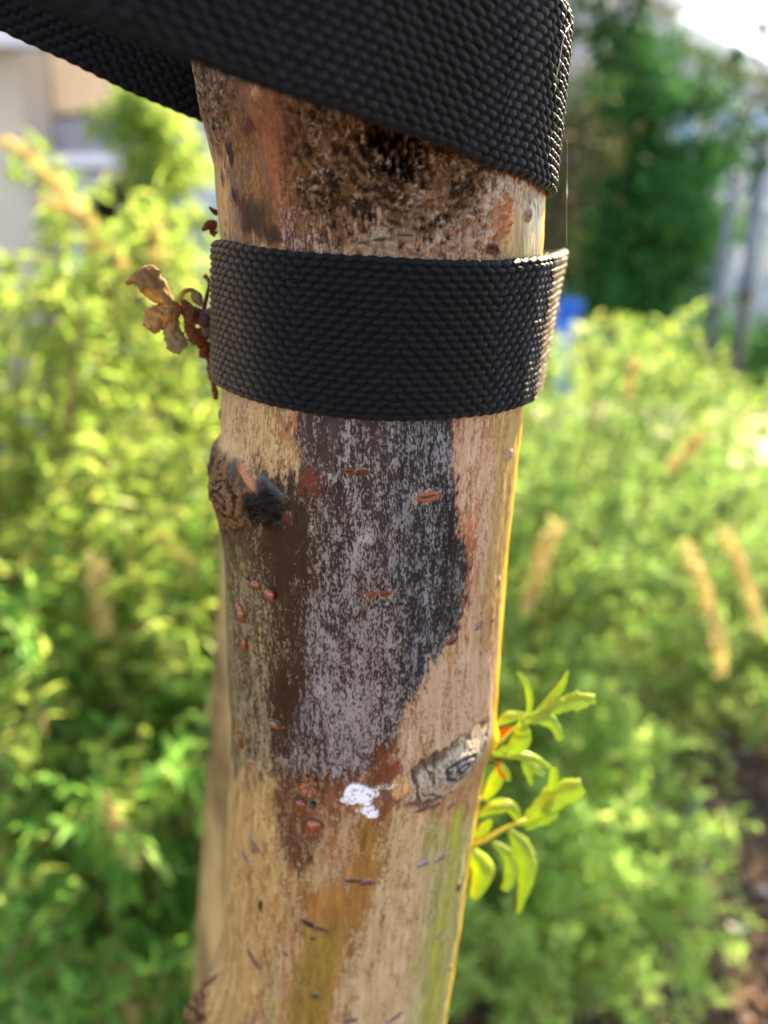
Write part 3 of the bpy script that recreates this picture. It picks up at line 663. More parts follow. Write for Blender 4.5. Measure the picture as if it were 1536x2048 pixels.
for i in range(34):
    x0 = 450 + 620 * rng.random(); top_ = rng.random() < 0.5
    y0 = (np.interp(x0, [445, 600, 800, 1000, 1075], [478, 502, 514, 519, 510]) if top_ else np.interp(x0, [450, 600, 800, 1000, 1040], [778, 824, 843, 826, 812]))
    a_ = rng.uniform(-1, 1); l_ = rng.uniform(4, 13); sg_ = -1 if top_ else 1
    mb.tube([sp(x0, y0, 0.0024), sp(x0 + a_ * l_ * .5, y0 + sg_ * l_ * .4, 0.0034), sp(x0 + a_ * l_, y0 + sg_ * l_ * .55, 0.0038)], 0.00005, 3)
tag(mb.build('frayed_fibres', webm, st1), kind='stuff')

# ------------------------------------------------------------------ resin drops and husk on the bark
res = NT('resin'); rn = res.noise(500, 3); rb = res.bsdf(res.mix(res.mr(rn, .3, .7), lin((70, 22, 8)), lin((150, 72, 24))), 0.12, res.bump(rn, 0.0004)); rb.inputs['Coat Weight'].default_value = 0.6
resm = res.fin(rb.outputs[0])
def blob(name, x, y, rx, ry, dep, mat, parent, ang=0, seed=0, off=0.0):
    th_, z = hit(x, y); c = Vector(surf(np.float64(th_), np.float64(z), 0.0006 + off)); s = 0.000132
    nrm_ = Vector((math.sin(th_), -math.cos(th_), 0)); tx = Vector((math.cos(th_), math.sin(th_), 0)); tz_ = Vector((0, 0, 1))
    V = []; nu, nv = 14, 9
    for i in range(nv):
        a = math.pi * i / (nv - 1)
        for j in range(nu):
            bq = 2 * math.pi * j / nu
            p = Vector((math.sin(a) * math.cos(bq), math.cos(a), math.sin(a) * math.sin(bq)))
            k = 0.75 + 0.5 * float(fbm(np.array([p.x * 1.6 + 3 + seed]), np.array([p.y * 1.6 + p.z + seed]), seed)[0])
            u = p.x * rx * s * k; vq = p.y * ry * s * k; ca, sa = math.cos(R(ang)), math.sin(R(ang))
            V.append(c + tx * (u * ca - vq * sa) + tz_ * (u * sa + vq * ca) + nrm_ * p.z * dep * s * k)
    return mesh_obj(name, V, [tuple(q) for q in quads(nv, nu, True)], mat, parent)
dry = mat_simple('rust_scale', (120, 58, 26), (176, 104, 50), 900, 0.55, 0.0003)
for i, (x, y, rx, ry, d, a) in enumerate([(486, 1228, 10, 22, 9, 8), (514, 1168, 12, 13, 11, 0), (541, 1188, 13, 15, 10, 20), (497, 1160, 15, 5, 6, -10), (491, 1290, 8, 22, 6, 0), (604, 1606, 14, 12, 8, 0), (628, 1650, 22, 18, 9, 10), (508, 1700, 5, 9, 3, 35), (551, 1448, 14, 9, 6, 0), (484, 1480, 7, 22, 6, 0)]):
    blob('resin_drop', x, y, rx, ry, d, resm, tree, a, i)
blob('pale_scale', 479, 1212, 8, 10, 6, dry, tree, 0, 5)
blackm = mat_simple('black_bead', (10, 10, 12), (28, 26, 30), 500, 0.12)
blob('dark_bead', 628, 1606, 8, 8, 10, blackm, tree, 0, 8, 0.0004)
def scale_ribbon(mbx, pts, w, thick=0.0002):
    V = []
    for i, (a, b) in enumerate(pts): V += [a, b]
    mbx.add(V, [(2 * i, 2 * i + 1, 2 * i + 3, 2 * i + 2) for i in range(len(pts) - 1)])
mb = MB()     # split bud husk: a cup of small scales
for k_ in range(7):
    a = 2 * math.pi * k_ / 7 + 0.3; c0 = (622 + 8 * math.cos(a), 1568 + 12 * math.sin(a)); c1 = (622 + 17 * math.cos(a), 1568 + 20 * math.sin(a)); a2 = a + 0.55
    c2 = (622 + 16 * math.cos(a2), 1568 + 19 * math.sin(a2)); c3 = (622 + 8 * math.cos(a2), 1568 + 11 * math.sin(a2))
    mb.add([sp(*c0, 0.0005), sp(*c1, 0.0019), sp(*c2, 0.0015), sp(*c3, 0.0005)], [(0, 1, 2, 3)])
hk = mb.build('bud_husk', dry, tree); md = hk.modifiers.new('s', 'SOLIDIFY'); md.thickness = 0.00025

# ------------------------------------------------------------------ leaves traced as curved blades (sprouts on the trunk)
def blade(name, pts, ws, Y0, Y1, mat, parent, cup=0.35, twist=0.0, jag=0.0, seed=0, nst=33, nac=13, thick=0.00010, bend=0.0, crumple=0.0):
    """pts in photo pixels give the midrib, ws its width in pixels; Y0..Y1 the distance"""
    P3 = np.array([list(P(x, y, Y0 + (Y1 - Y0) * i / (len(pts) - 1))) for i, (x, y) in enumerate(pts)])
    t = np.linspace(0, 1, len(pts)); q = np.linspace(0, 1, nst)
    def cr(a):   # smooth interpolation
        n_ = len(t); o = []
        for qq in q:
            x = qq * (n_ - 1); i = min(int(x), n_ - 2); f = x - i
            p0_, p1, p2, p3 = a[max(i - 1, 0)], a[i], a[i + 1], a[min(i + 2, n_ - 1)]
            o.append(0.5 * ((2 * p1) + (-p0_ + p2) * f + (2 * p0_ - 5 * p1 + 4 * p2 - p3) * f * f + (-p0_ + 3 * p1 - 3 * p2 + p3) * f ** 3))
        return np.array(o)
    M = cr(P3); W = np.maximum(cr(np.array(ws, float)), 1.0) * Y0 / F * 0.95
    T = np.gradient(M, axis=0); T /= np.linalg.norm(T, axis=1, keepdims=True)
    view = M - np.array([0, 0, CZ]); view /= np.linalg.norm(view, axis=1, keepdims=True)
    S_ = np.cross(T, view); S_ /= np.linalg.norm(S_, axis=1, keepdims=True); Nn = np.cross(S_, T)
    V = []
    rs = np.random.default_rng(seed + 100)
    ph = rs.uniform(0, 6, 4)
    for i in range(nst):
        tw = twist * (q[i] - 0.3); c_, s_ = math.cos(tw), math.sin(tw)
        side = S_[i] * c_ + Nn[i] * s_; nr_ = -S_[i] * s_ + Nn[i] * c_
        for j in range(nac):
            u = (j / (nac - 1) - 0.5) * 2; wj = W[i] / 2
            wj *= 1 + jag * (math.sin(q[i] * 38 + ph[0] + u * 2) * 0.5 + math.sin(q[i] * 17 + ph[1]) * 0.5 + 0.5 * math.sin(q[i] * 71 + ph[2]))
            ripple = 0.16 * math.sin(q[i] * 9 + ph[2] + 2 * u) * abs(u) + 0.035 * math.cos(26 * (q[i] * 1.6 - abs(u) * 0.5)) * (abs(u) > 0.1) - 0.10 * math.exp(-(u / 0.12) ** 2) + crumple * (math.sin(q[i] * 21 + u * 5 + ph[3]) + math.sin(q[i] * 13 - u * 8 + ph[0])) * 0.5
            V.append(M[i] + side * u * wj + nr_ * (cup * (u * u) + ripple + bend * math.sin(q[i] * 3.1)) * wj)
    o = mesh_obj(name, V, quads(nst, nac), mat, parent)
    md = o.modifiers.new('s', 'SOLIDIFY'); md.thickness = thick
    return o
young = mat_leaf('young_leaf', (156, 184, 52), (180, 198, 66), (138, 172, 60), 0.5, 0.4, 1.1, 70, spec=0.5)
yred = mat_leaf('reddish_young_leaf', (196, 120, 40), (190, 84, 40), (206, 150, 50), 0.5, 0.4, 1.4, 120)
twig_y = mat_simple('young_twig', (150, 164, 50), (180, 160, 60), 500, 0.45)
def sprout(name, lab, stem, rad, leaves, mat, matb, Ys, parent=tree, **kw):
    mb = MB(); mb.tube([P(x, y, Ys + dy) for x, y, dy in stem], rad, 8)
    s = mb.build(name, matb, parent, True); s['label'] = lab
    for i, L in enumerate(leaves):
        pts, ws, dy0, dy1 = L[:4]; ex = L[4] if len(L) > 4 else {}
        k = dict(kw); k.update(ex); mt = k.pop('mat', mat)
        blade(k.pop('nm', 'leaf'), pts, ws, Ys + dy0, Ys + dy1, mt, s, seed=i * 7 + len(name), **k)
    return s
sprout('leafy_shoot', 'upper yellow-green shoot beside the ringed knot', [(984, 1492, 0), (1005, 1480, .001), (1030, 1455, .002), (1062, 1432, .003), (1085, 1425, .003)], [.0009, .0008, .0007, .0006, .0004], [
 ([(1056, 1432), (1060, 1400), (1052, 1368), (1034, 1344)], [8, 15, 12, 3], 0, -.002, dict(cup=.5)),
 ([(1068, 1428), (1098, 1404), (1122, 1374), (1136, 1342)], [6, 20, 18, 3], .001, .004, dict(cup=.6)),
 ([(1074, 1430), (1115, 1412), (1155, 1402), (1190, 1396)], [10, 34, 40, 20], 0, -.003, dict(jag=.22, twist=.5)),
 ([(1040, 1440), (1080, 1436), (1106, 1448), (1122, 1482)], [12, 34, 28, 14], 0, -.004, dict(jag=.15)),
 ([(992, 1450), (1020, 1434), (1056, 1430)], [10, 26, 8], .001, .002, dict(nm='leaf')),
 ([(995, 1470), (1012, 1462), (1030, 1458)], [6, 16, 6], .003, .002, dict(mat=yred)),
 ([(1012, 1505), (1036, 1488), (1046, 1462), (1040, 1440)], [16, 46, 34, 5], -.001, -.004, dict(cup=.5)),
 ([(985, 1508), (1030, 1508), (1068, 1518), (1102, 1536)], [8, 22, 22, 4], 0, -.003, dict(cup=.7)),
 ([(1008, 1490), (1000, 1504), (1015, 1510)], [8, 20, 6], -.001, -.002),
 ([(1046, 1522), (1056, 1540), (1063, 1572)], [10, 22, 7], -.002, -.003, dict(jag=.2)),
 ([(1060, 1528), (1074, 1540), (1088, 1550)], [8, 18, 9], -.002, -.003, dict(jag=.2)),
 ([(994, 1522), (1000, 1545), (1012, 1558)], [5, 8, 6], -.001, -.002, dict(mat=yred)),
 ([(968, 1600), (988, 1568), (1000, 1545), (1012, 1540)], [16, 34, 28, 10], .016, .012),
 ([(1000, 1530), (1012, 1545), (1018, 1562)], [10, 16, 8], .012, .012)], young, twig_y, 0.252)
sprout('leafy_shoot', 'lower yellow-green shoot with drooping leaves', [(948, 1688, .0), (975, 1678, .0), (1000, 1662, 0), (1030, 1648, -.001), (1052, 1640, -.002)], [.0011, .001, .0009, .0009, .0006], [
 ([(958, 1632), (990, 1614), (1022, 1616), (1042, 1652)], [10, 32, 30, 12], .002, 0, dict(cup=.55)),
 ([(1042, 1648), (1078, 1618), (1115, 1592), (1164, 1572)], [12, 40, 62, 34], 0, -.004, dict(jag=.12, cup=.6)),
 ([(1096, 1606), (1106, 1575), (1108, 1536)], [18, 26, 14], .001, -.003),
 ([(1050, 1656), (1085, 1640), (1115, 1626)], [12, 26, 16], 0, -.002, dict(jag=.2)),
 ([(1020, 1662), (1046, 1700), (1052, 1755), (1036, 1828)], [14, 46, 44, 6], 0, -.006, dict(jag=.1, cup=.6)),
 ([(985, 1685), (1012, 1705), (1022, 1745), (1008, 1782)], [10, 24, 34, 20], .001, -.004, dict(jag=.1)),
 ([(945, 1704), (964, 1745), (946, 1798)], [24, 60, 24], .0, -.001, dict(cup=.8)),
 ([(950, 1674), (968, 1658), (982, 1640)], [14, 26, 8], .003, .003)], young, twig_y, 0.262)
with1 = mat_leaf('withered_leaf', (158, 130, 88), (174, 146, 100), (140, 110, 70), 0.4, 0.75, 1.2, 300, mottle=((136, 104, 66), 400))
with2 = mat_leaf('rusty_leaf', (112, 62, 34), (128, 70, 36), (88, 48, 28), 0.3, 0.7, 1.1, 300)
twig_b = mat_simple('brown_twig', (58, 36, 26), (104, 62, 44), 500, 0.7, 0.0003)
ws_ = sprout('withered_shoot', 'dead curled brown shoot on the left side behind the strap', [(436, 660, .0), (412, 645, -.004), (392, 632, -.008), (368, 622, -.011), (350, 612, -.013)], [.0016, .0016, .0018, .0014, .0008], [
 ([(350, 612), (326, 592), (300, 566), (274, 552)], [10, 40, 52, 16], -.013, -.018, dict(cup=.9, jag=.06)),
 ([(252, 568), (276, 552), (300, 544), (320, 548)], [6, 20, 26, 10], -.014, -.013, dict(cup=.8, jag=.1)),
 ([(348, 618), (330, 628), (312, 640), (298, 660)], [14, 48, 52, 28], -.011, -.013, dict(jag=.12, cup=.3)),
 ([(352, 638), (346, 662), (352, 684), (366, 700)], [12, 36, 42, 26], -.012, -.016, dict(jag=.14)),
 ([(358, 604), (368, 584), (384, 580), (394, 596), (404, 614)], [5, 8, 8, 22, 4], -.010, -.008, dict(cup=.6)),
 ([(372, 640), (382, 662), (392, 690)], [12, 24, 12], -.010, -.012, dict(mat=with2, jag=.2)),
 ([(344, 640), (338, 622), (348, 612)], [6, 14, 6], -.014, -.015),
 ([(364, 600), (376, 618), (382, 645)], [8, 22, 12], -.014, -.014, dict(mat=with2)),
 ([(352, 604), (356, 620), (352, 640)], [6, 14, 6], -.015, -.015, dict(mat=with2)),
 ([(385, 618), (380, 634), (392, 650)], [8, 26, 8], -.013, -.013, dict(mat=with2)),
 ([(405, 640), (412, 600), (418, 565), (408, 550)], [8, 8, 6, 10], -.004, -.002, dict(mat=with2)),
 ([(398, 655), (408, 690), (404, 716)], [10, 26, 10], -.005, -.004, dict(mat=with2, jag=.35)),
 ([(412, 690), (424, 740), (432, 800)], [10, 18, 8], -.002, 0.0, dict(mat=with2, jag=.3)),
 ([(437, 425), (430, 424), (418, 414)], [10, 10, 3], -.001, -.003, dict(mat=with2)),
 ([(434, 452), (420, 450), (404, 461)], [16, 18, 4], -.001, -.003, dict(mat=with2)),
 ([(432, 470), (424, 462), (428, 440)], [12, 10, 3], -.001, -.001, dict(mat=with2))], with1, twig_b, 0.262, thick=0.00014, crumple=0.14)
for i, (x, y, r1) in enumerate([(408, 640, 16), (392, 626, 13), (418, 662, 14), (372, 628, 9), (420, 628, 12)]):
    c = P(x, y, 0.255 + 0.0002 * i); V = []
    for a in range(7):
        for bq in range(10):
            A = math.pi * a / 6; B_ = 2 * math.pi * bq / 10; k_ = r1 * 0.00016 * (0.8 + 0.4 * random.random())
            V.append(c + Vector((math.sin(A) * math.cos(B_), math.sin(A) * math.sin(B_), math.cos(A))) * k_)
    mesh_obj('bud', V, [tuple(q) for q in quads(7, 10, True)], twig_b, ws_)

# ------------------------------------------------------------------ wooden stakes
wd = NT('weathered_timber'); co = wd.coord((1, 1, 0.03)); f = wd.noise(60, 5, co, 0.7); f2 = wd.noise(7, 3)
c = wd.mix(wd.mr(f, 0.38, 0.6), lin((88, 74, 40)), lin((164, 148, 96))); c = wd.mix(wd.mr(f2, 0.35, 0.75, 0, 0.45), c, lin((110, 92, 66)))
woodm = wd.fin(wd.bsdf(c, 0.8, wd.bump(f, 0.0015)).outputs[0])
def stake(top, bot, size, rot, label, groove=True):
    top, bot = Vector(top), Vector(bot); z = (top - bot); L = z.length; q = z.to_track_quat('Z', 'Y'); e = empty('wooden_stake', tuple(bot))
    tag(e, label, 'stake', 'timber stakes beside the young tree')
    bm = bmesh.new(); bmesh.ops.create_cube(bm, size=1)
    for v in bm.verts: v.co = Vector((v.co.x * size, v.co.y * size, (v.co.z + 0.5) * L))
    for v in bm.verts:
        if v.co.z < 0.01: v.co.x *= 0.4; v.co.y *= 0.4
    bmesh.ops.bevel(bm, geom=bm.edges[:], offset=size * 0.07, segments=2, affect='EDGES')
    M = Matrix.Translation(bot) @ q.to_matrix().to_4x4() @ Matrix.Rotation(rot, 4, 'Z')
    V = [M @ v.co for v in bm.verts]; Fc = [[v.index for v in f_.verts] for f_ in bm.faces]
    mesh_obj('post', V, Fc, woodm, e, False); bm.free(); return e
pa = P(522, 700, 0.50); pb = P(430, 1900, 0.44); dd = (pb - pa); bot = pa + dd * ((0.0 - pa.z) / dd.z); topp = pa - dd * 0.15
stake(topp, bot, 0.031, R(38), 'pale timber stake leaning behind the lower left of the tree trunk')

# ------------------------------------------------------------------ shrubs
LT = np.array([(0, 0, 0), (-.5, .3, .05), (0, .32, 0), (.5, .3, .05), (-.42, .66, .02), (0, .68, -.05), (.42, .66, .02), (0, 1, -.16)], float)
LF = [(0, 2, 1), (0, 3, 2), (1, 2, 5, 4), (2, 3, 6, 5), (4, 5, 7), (5, 6, 7)]
LFq = np.array([(0, 2, 1, 1), (0, 3, 2, 2)])
LF3 = np.array([(0, 2, 1), (0, 3, 2), (1, 2, 5), (1, 5, 4), (2, 3, 6), (2, 6, 5), (4, 5, 7), (5, 6, 7)])
def leaves_mesh(name, pos, dirv, length, width, mat, parent, seed=0):
    pos = np.asarray(pos); dirv = np.asarray(dirv); n_ = len(pos); rs = np.random.default_rng(seed)
    dirv = dirv / np.linalg.norm(dirv, axis=1, keepdims=True)
    up = np.array([0, 0, 1.0]) + rs.normal(0, 0.45, (n_, 3)); sd = np.cross(dirv, up); sd /= np.linalg.norm(sd, axis=1, keepdims=True); nr_ = np.cross(sd, dirv)
    L = (length * rs.uniform(0.55, 1.25, n_))[:, None, None]; W = (width * rs.uniform(0.7, 1.25, n_))[:, None, None]
    crl = rs.uniform(0.3, 2.6, n_)[:, None, None]
    V = pos[:, None, :] + sd[:, None, :] * LT[None, :, 0:1] * W + dirv[:, None, :] * LT[None, :, 1:2] * L + nr_[:, None, :] * LT[None, :, 2:3] * L * crl
    Fc = (LF3[None] + (np.arange(n_) * 8)[:, None, None]).reshape(-1, 3)
    return mesh_obj(name, V.reshape(-1, 3), Fc, mat, parent)
stem_m = mat_simple('shrub_stem', (96, 74, 48), (140, 108, 70), 60, 0.7)
spike_m = NT('dry_spike'); sg = spike_m.n('NewGeometry')
sc_ = spike_m.ramp(sg.outputs['Random Per Island'], [(0, lin((178, 156, 84))), (.6, lin((212, 188, 118))), (1, lin((226, 210, 150)))])
sb = spike_m.bsdf(sc_, 0.8); tr = spike_m.n('BsdfTranslucent'); spike_m.l(sc_, tr.inputs[0]); mx = spike_m.n('MixShader'); mx.inputs[0].default_value = 0.35
spike_m.l(sb.outputs[0], mx.inputs[1]); spike_m.l(tr.outputs[0], mx.inputs[2]); spikem = spike_m.fin(mx.outputs[0])
def shrub(name, c, r, h, nst, ll, lw, mat, label, seed, cat='shrub', low=0.1, group=None, node=0.035, spikes=(), dens=1.0, hang=0.5, hrng=(0.35, 1.0)):
    rs = random.Random(seed); e = empty(name, (c[0], c[1], 0)); tag(e, label, cat, group)
    mb = MB(); pos = []; dv = []
    for i in range(nst):
        a = rs.uniform(0, 2 * math.pi); rr0 = r * math.sqrt(rs.random()) ; hh = h * rs.uniform(*hrng) * (1.05 - 0.45 * (rr0 / r) ** 2)
        b0 = Vector((c[0] + 0.25 * rr0 * math.cos(a), c[1] + 0.25 * rr0 * math.sin(a), 0)); tip = Vector((c[0] + rr0 * math.cos(a), c[1] + rr0 * math.sin(a), hh))
        mid = (b0 + tip) / 2 + Vector((0, 0, hh * 0.25)); end = tip + Vector((math.cos(a), math.sin(a), -0.4)) * r * rs.uniform(0.05, 0.22) * hang * 2
        pts = []
        for k_ in range(9):
            t = k_ / 8; q = b0 * (1 - t) ** 3 + mid * 3 * t * (1 - t) ** 2 + tip * 3 * t * t * (1 - t) + end * t ** 3; pts.append(q)
        mb.tube(pts, [0.005 * (1 - 0.75 * t / 8) * (0.5 + h * 0.4) for t in range(9)], 4)
        Ls = sum((pts[k_ + 1] - pts[k_]).length for k_ in range(8)); nn_ = max(4, int(Ls / node))
        for k_ in range(int(nn_ * low), nn_):
            t = k_ / nn_ * 8; ii = min(int(t), 7); p = pts[ii].lerp(pts[ii + 1], t - ii); d = (pts[ii + 1] - pts[ii]).normalized()
            for s_ in range(2 if rs.random() < dens else 1):
                v = Vector((rs.gauss(0, 1), rs.gauss(0, 1), rs.gauss(0.3, 0.8))).normalized()
                if rs.random() < 0.34:       # side twig carrying a tuft of leaves
                    q = p + v * ll * rs.uniform(0.8, 2.6); mb.tube([p, (p + q) / 2 + Vector((0, 0, .004)), q], 0.0011, 3)
                    for z_ in range(7):
                        t2 = 0.3 + 0.7 * z_ / 6; pos.append(p.lerp(q, t2)); dv.append((v * 0.7 + Vector((rs.gauss(0, .6), rs.gauss(0, .6), rs.gauss(0.05, .5)))))
                else: pos.append(p); dv.append(d * 0.5 + v)
    mb.build('stems', stem_m, e)
    leaves_mesh('foliage', [tuple(p) for p in pos], [tuple(d) for d in dv], ll, lw, mat, e, seed)
    for (pp, wd_) in spikes:
        A = [Vector(p) for p in pp]; PV = []; DV = []; n_ = 240
        for k_ in range(n_):
            t = rs.random() * (len(A) - 1); ii = min(int(t), len(A) - 2); q = A[ii].lerp(A[ii + 1], t - ii)
            v = Vector((rs.gauss(0, 1), rs.gauss(0, 1), rs.gauss(0, 1))).normalized(); rad = wd_ * (1 - 0.6 * t / (len(A) - 1))
            PV.append(tuple(q + v * rad * 0.3)); DV.append(tuple(v + Vector((0, 0, -0.3))))
        o = leaves_mesh('seed_spike', PV, DV, wd_ * 0.9, wd_ * 0.35, spikem, e, seed + 5)
    return e
def spike_px(pts, Y, w): return ([tuple(P(x, y, Y)) for x, y in pts], w)
lf_sun = mat_leaf('leaf_yellow_green', (116, 148, 66), (144, 166, 76), (172, 180, 92), 0.5, 0.42, 1.5, 5)
lf_mid = mat_leaf('leaf_fresh_green', (106, 160, 72), (132, 178, 82), (160, 194, 96), 0.55, 0.42, 1.4, 5)
lf_low = mat_leaf('leaf_light_green', (150, 192, 96), (172, 206, 110), (192, 216, 124), 0.58, 0.42, 1.4, 5)
lf_cool = mat_leaf('leaf_soft_green', (116, 154, 80), (138, 172, 90), (162, 188, 102), 0.55, 0.45, 1.3, 5)
lf_dark = mat_leaf('leaf_deep_green', (48, 96, 54), (60, 114, 60), (86, 134, 66), 0.25, 0.7, 1.0, 3, spec=0.05)
lf_olive = mat_leaf('leaf_olive', (62, 68, 42), (78, 76, 50), (70, 84, 44), 0.2, 0.7, 1.0, 3, spec=0.05)
shrub('leafy_shrub', (-0.72, 1.42), 0.62, 1.60, 230, 0.040, 0.0095, lf_sun, 'tall sunlit yellow-green shrub with tan seed spikes at the left edge', 3, node=0.032, group='leafy shrubs behind the trunk',
 spikes=[spike_px([(0, 275), (60, 310), (120, 370), (160, 430)], 1.25, .014), spike_px([(90, 400), (150, 420), (190, 450)], 1.2, .013), spike_px([(180, 480), (215, 505), (240, 530)], 1.3, .016), spike_px([(260, 1100), (300, 1200), (335, 1310)], 1.1, .018), spike_px([(310, 1060), (370, 1120), (400, 1160)], 1.15, .018), spike_px([(190, 1130), (205, 1200), (200, 1260)], 1.0, .02), spike_px([(310, 440), (315, 520), (305, 600)], 1.4, .02)])
shrub('leafy_shrub', (-0.52, 1.12), 0.40, 1.0, 130, 0.046, 0.012, lf_mid, 'low fresh green shrub with long leaves in the lower left corner', 5, node=0.034, group='leafy shrubs behind the trunk', low=0.0,
 spikes=[spike_px([(225, 1600), (245, 1660), (270, 1720)], 0.85, .016), spike_px([(225, 1880), (250, 1950), (270, 2040)], 0.9, .016)])
shrub('leafy_shrub', (-0.34, 2.1), 0.5, 1.62, 80, 0.046, 0.012, lf_sun, 'shrub with pale upright shoot tips showing just left of the trunk', 8, group='leafy shrubs behind the trunk')
shrub('leafy_shrub', (0.38, 1.84), 0.62, 1.30, 230, 0.029, 0.0075, lf_cool, 'wide soft green shrub with drooping tan spikes right of the trunk', 12, node=0.026, group='leafy shrubs behind the trunk', low=0.0,
 spikes=[spike_px([(1110, 1050), (1080, 1130), (1050, 1220)], 1.2, .018), spike_px([(1370, 1080), (1410, 1180), (1435, 1260), (1440, 1340)], 1.2, .018), spike_px([(1450, 1060), (1490, 1150), (1520, 1260)], 1.25, .016), spike_px([(1340, 930), (1380, 900), (1400, 870)], 1.3, .014), spike_px([(1270, 720), (1255, 790)], 1.4, .012)])
shrub('leafy_shrub', (1.02, 2.25), 0.60, 1.12, 160, 0.030, 0.008, lf_cool, 'green shrub at the right edge in front of the metal posts', 15, node=0.03, group='leafy shrubs behind the trunk', low=0.0)
shrub('leafy_shrub', (0.27, 1.26), 0.37, 0.70, 190, 0.027, 0.0075, lf_low, 'small feathery green shrub at the lower right above the bark mulch', 19, node=0.024, group='leafy shrubs behind the trunk', low=0.0)
shrub('leafy_shrub', (0.95, 3.3), 0.8, 1.27, 150, 0.045, 0.013, lf_sun, 'yellow-green shrub top in front of the dark broadleaf tree', 23, node=0.04, group='leafy shrubs behind the trunk')
shrub('clipped_hedge', (4.6, 9.5), 1.9, 0.8, 260, 0.10, 0.05, lf_dark, 'low dark green hedge at the foot of the long pale building', 27, cat='hedge', node=0.08, low=0.0)

# ------------------------------------------------------------------ trees behind
bark2 = mat_simple('rough_bark', (58, 46, 36), (100, 84, 66), 14, 0.9, 0.01)
def bigtree(name, base, h, crown_c, crown_r, nl, ll, lw, mat, label, seed, nlimb=14, clump=0.35, trunk_r=0.07, holes=0.5, zmin=None):
    rs = random.Random(seed); rn_ = np.random.default_rng(seed); e = empty(name, (base[0], base[1], 0)); tag(e, label, 'tree')
    mb = MB(); top = Vector((crown_c[0], crown_c[1], crown_c[2] + crown_r[2] * 0.5)); b0 = Vector((base[0], base[1], 0))
    tp = [b0.lerp(top, t) + Vector((rs.gauss(0, .03), rs.gauss(0, .03), 0)) * t for t in np.linspace(0, 1, 8)]
    mb.tube(tp, [trunk_r * (1 - 0.8 * t) for t in np.linspace(0, 1, 8)], 8); mb.build('trunk', bark2, e, True)
    mb = MB(); cl = []
    for i in range(nlimb):
        t = rs.uniform(0.3, 0.95); p = b0.lerp(top, t)
        while True:
            v = Vector((rs.uniform(-1, 1), rs.uniform(-1, 1), rs.uniform(-1, 1)))
            if 0.35 < v.length < 1: break
        q = Vector((crown_c[0] + v.x * crown_r[0], crown_c[1] + v.y * crown_r[1], crown_c[2] + v.z * crown_r[2]))
        md_ = (p + q) / 2 + Vector((0, 0, 0.12 * (q - p).length)); mb.tube([p, md_, q], [trunk_r * .35, trunk_r * .2, trunk_r * .06], 5)
        for k_ in range(4): cl.append(p.lerp(q, rs.uniform(0.5, 1.1)) + Vector((rs.gauss(0, .12), rs.gauss(0, .12), rs.gauss(0, .08))) * crown_r[0])
    mb.build('limbs', bark2, e, True)
    cl = np.array([list(c) for c in cl]); idx = rn_.integers(0, len(cl), nl)
    off = rn_.normal(0, 1, (nl, 3)); off /= np.linalg.norm(off, axis=1, keepdims=True); off *= (rn_.random(nl) ** 0.5 * clump)[:, None] * np.array([1, 1, 0.5])
    pos = cl[idx] + off; dv = rn_.normal(0, 1, (nl, 3)) + off * 3 + np.array([0, 0, -0.5])
    leaves_mesh('crown', pos, dv, ll, lw, mat, e, seed); return e
def at(x, y, Y): return tuple(P(x, y, Y))
c1 = at(1270, 400, 7.5); bigtree('broadleaf_tree', (c1[0] + 0.1, 7.6), 3, c1, (0.85, 0.8, 1.35), 24000, 0.085, 0.04, lf_dark, 'dark green leafy tree standing before the pale building', 31, 46, 0.36)
c2 = at(1150, 290, 5.0); bigtree('thin_tree', (c2[0] - 0.2, 5.1), 3, c2, (0.27, 0.3, 0.7), 800, 0.07, 0.03, lf_olive, 'thin olive-brown tree just right of the straps', 33, 20, 0.22, 0.04)
c3 = at(300, 215, 5.5); bigtree('thin_tree', (c3[0] + 0.25, 5.6), 3, c3, (0.35, 0.35, 0.5), 1700, 0.08, 0.04, lf_sun, 'small bright green tree in the gap under the rear strap', 37, 14, 0.2, 0.05)
c4 = at(150, 80, 4.0); 
# weeping sprays of the tree overhead, hanging into the top of the view
def spray(label, pts, Y, n_, seed, mat, ll=0.035, lw=0.013, spread=0.06, parent=None):
    rs = np.random.default_rng(seed); A = [P(x, y, Y + dy) for x, y, dy in pts]
    mb = MB(); mb.tube(A, [0.004 * (1 - 0.7 * i / len(A)) for i in range(len(A))], 5)
    s = mb.build('branch', bark2, parent, True); s['label'] = label
    pos = []; dv = []
    for i in range(n_):
        t = rs.random() * (len(A) - 1); ii = min(int(t), len(A) - 2); q = A[ii].lerp(A[ii + 1], t - ii); o = rs.normal(0, 1, 3); o /= np.linalg.norm(o)
        pos.append(np.array(q) + o * spread * rs.random() ** 0.7); dv.append(o + np.array([0, 0, -0.6]))
    leaves_mesh('foliage', pos, dv, ll, lw, mat, s, seed)
ov = empty('overhanging_tree', (2.6, 3.4, 0)); tag(ov, 'leafy tree off to the right whose branch ends hang in at the top right', 'tree')
mb = MB(); mb.tube([(2.6, 3.4, 0), (2.58, 3.4, 1.2), (2.5, 3.3, 2.4), (2.3, 3.1, 3.4)], [.09, .08, .07, .04], 8); mb.build('trunk', bark2, ov, True)
lf_ov = mat_leaf('leaf_overhead', (40, 66, 36), (50, 80, 42), (66, 92, 48), 0.22, 0.7, 1.0, 3, spec=0.05)
spray('branch end with leaves at the top of the picture right of the strap', [(1700, -260, .6), (1400, -160, .3), (1250, -40, .1), (1215, 40, 0), (1235, 120, 0)], 2.6, 330, 41, lf_ov, 0.05, 0.024, 0.10, ov)
spray('thin leafy twigs against the bright sky', [(1750, -150, .3), (1560, -20, .1), (1500, 60, 0), (1460, 100, 0), (1430, 160, 0)], 2.6, 60, 42, lf_ov, 0.05, 0.026, 0.10, ov)
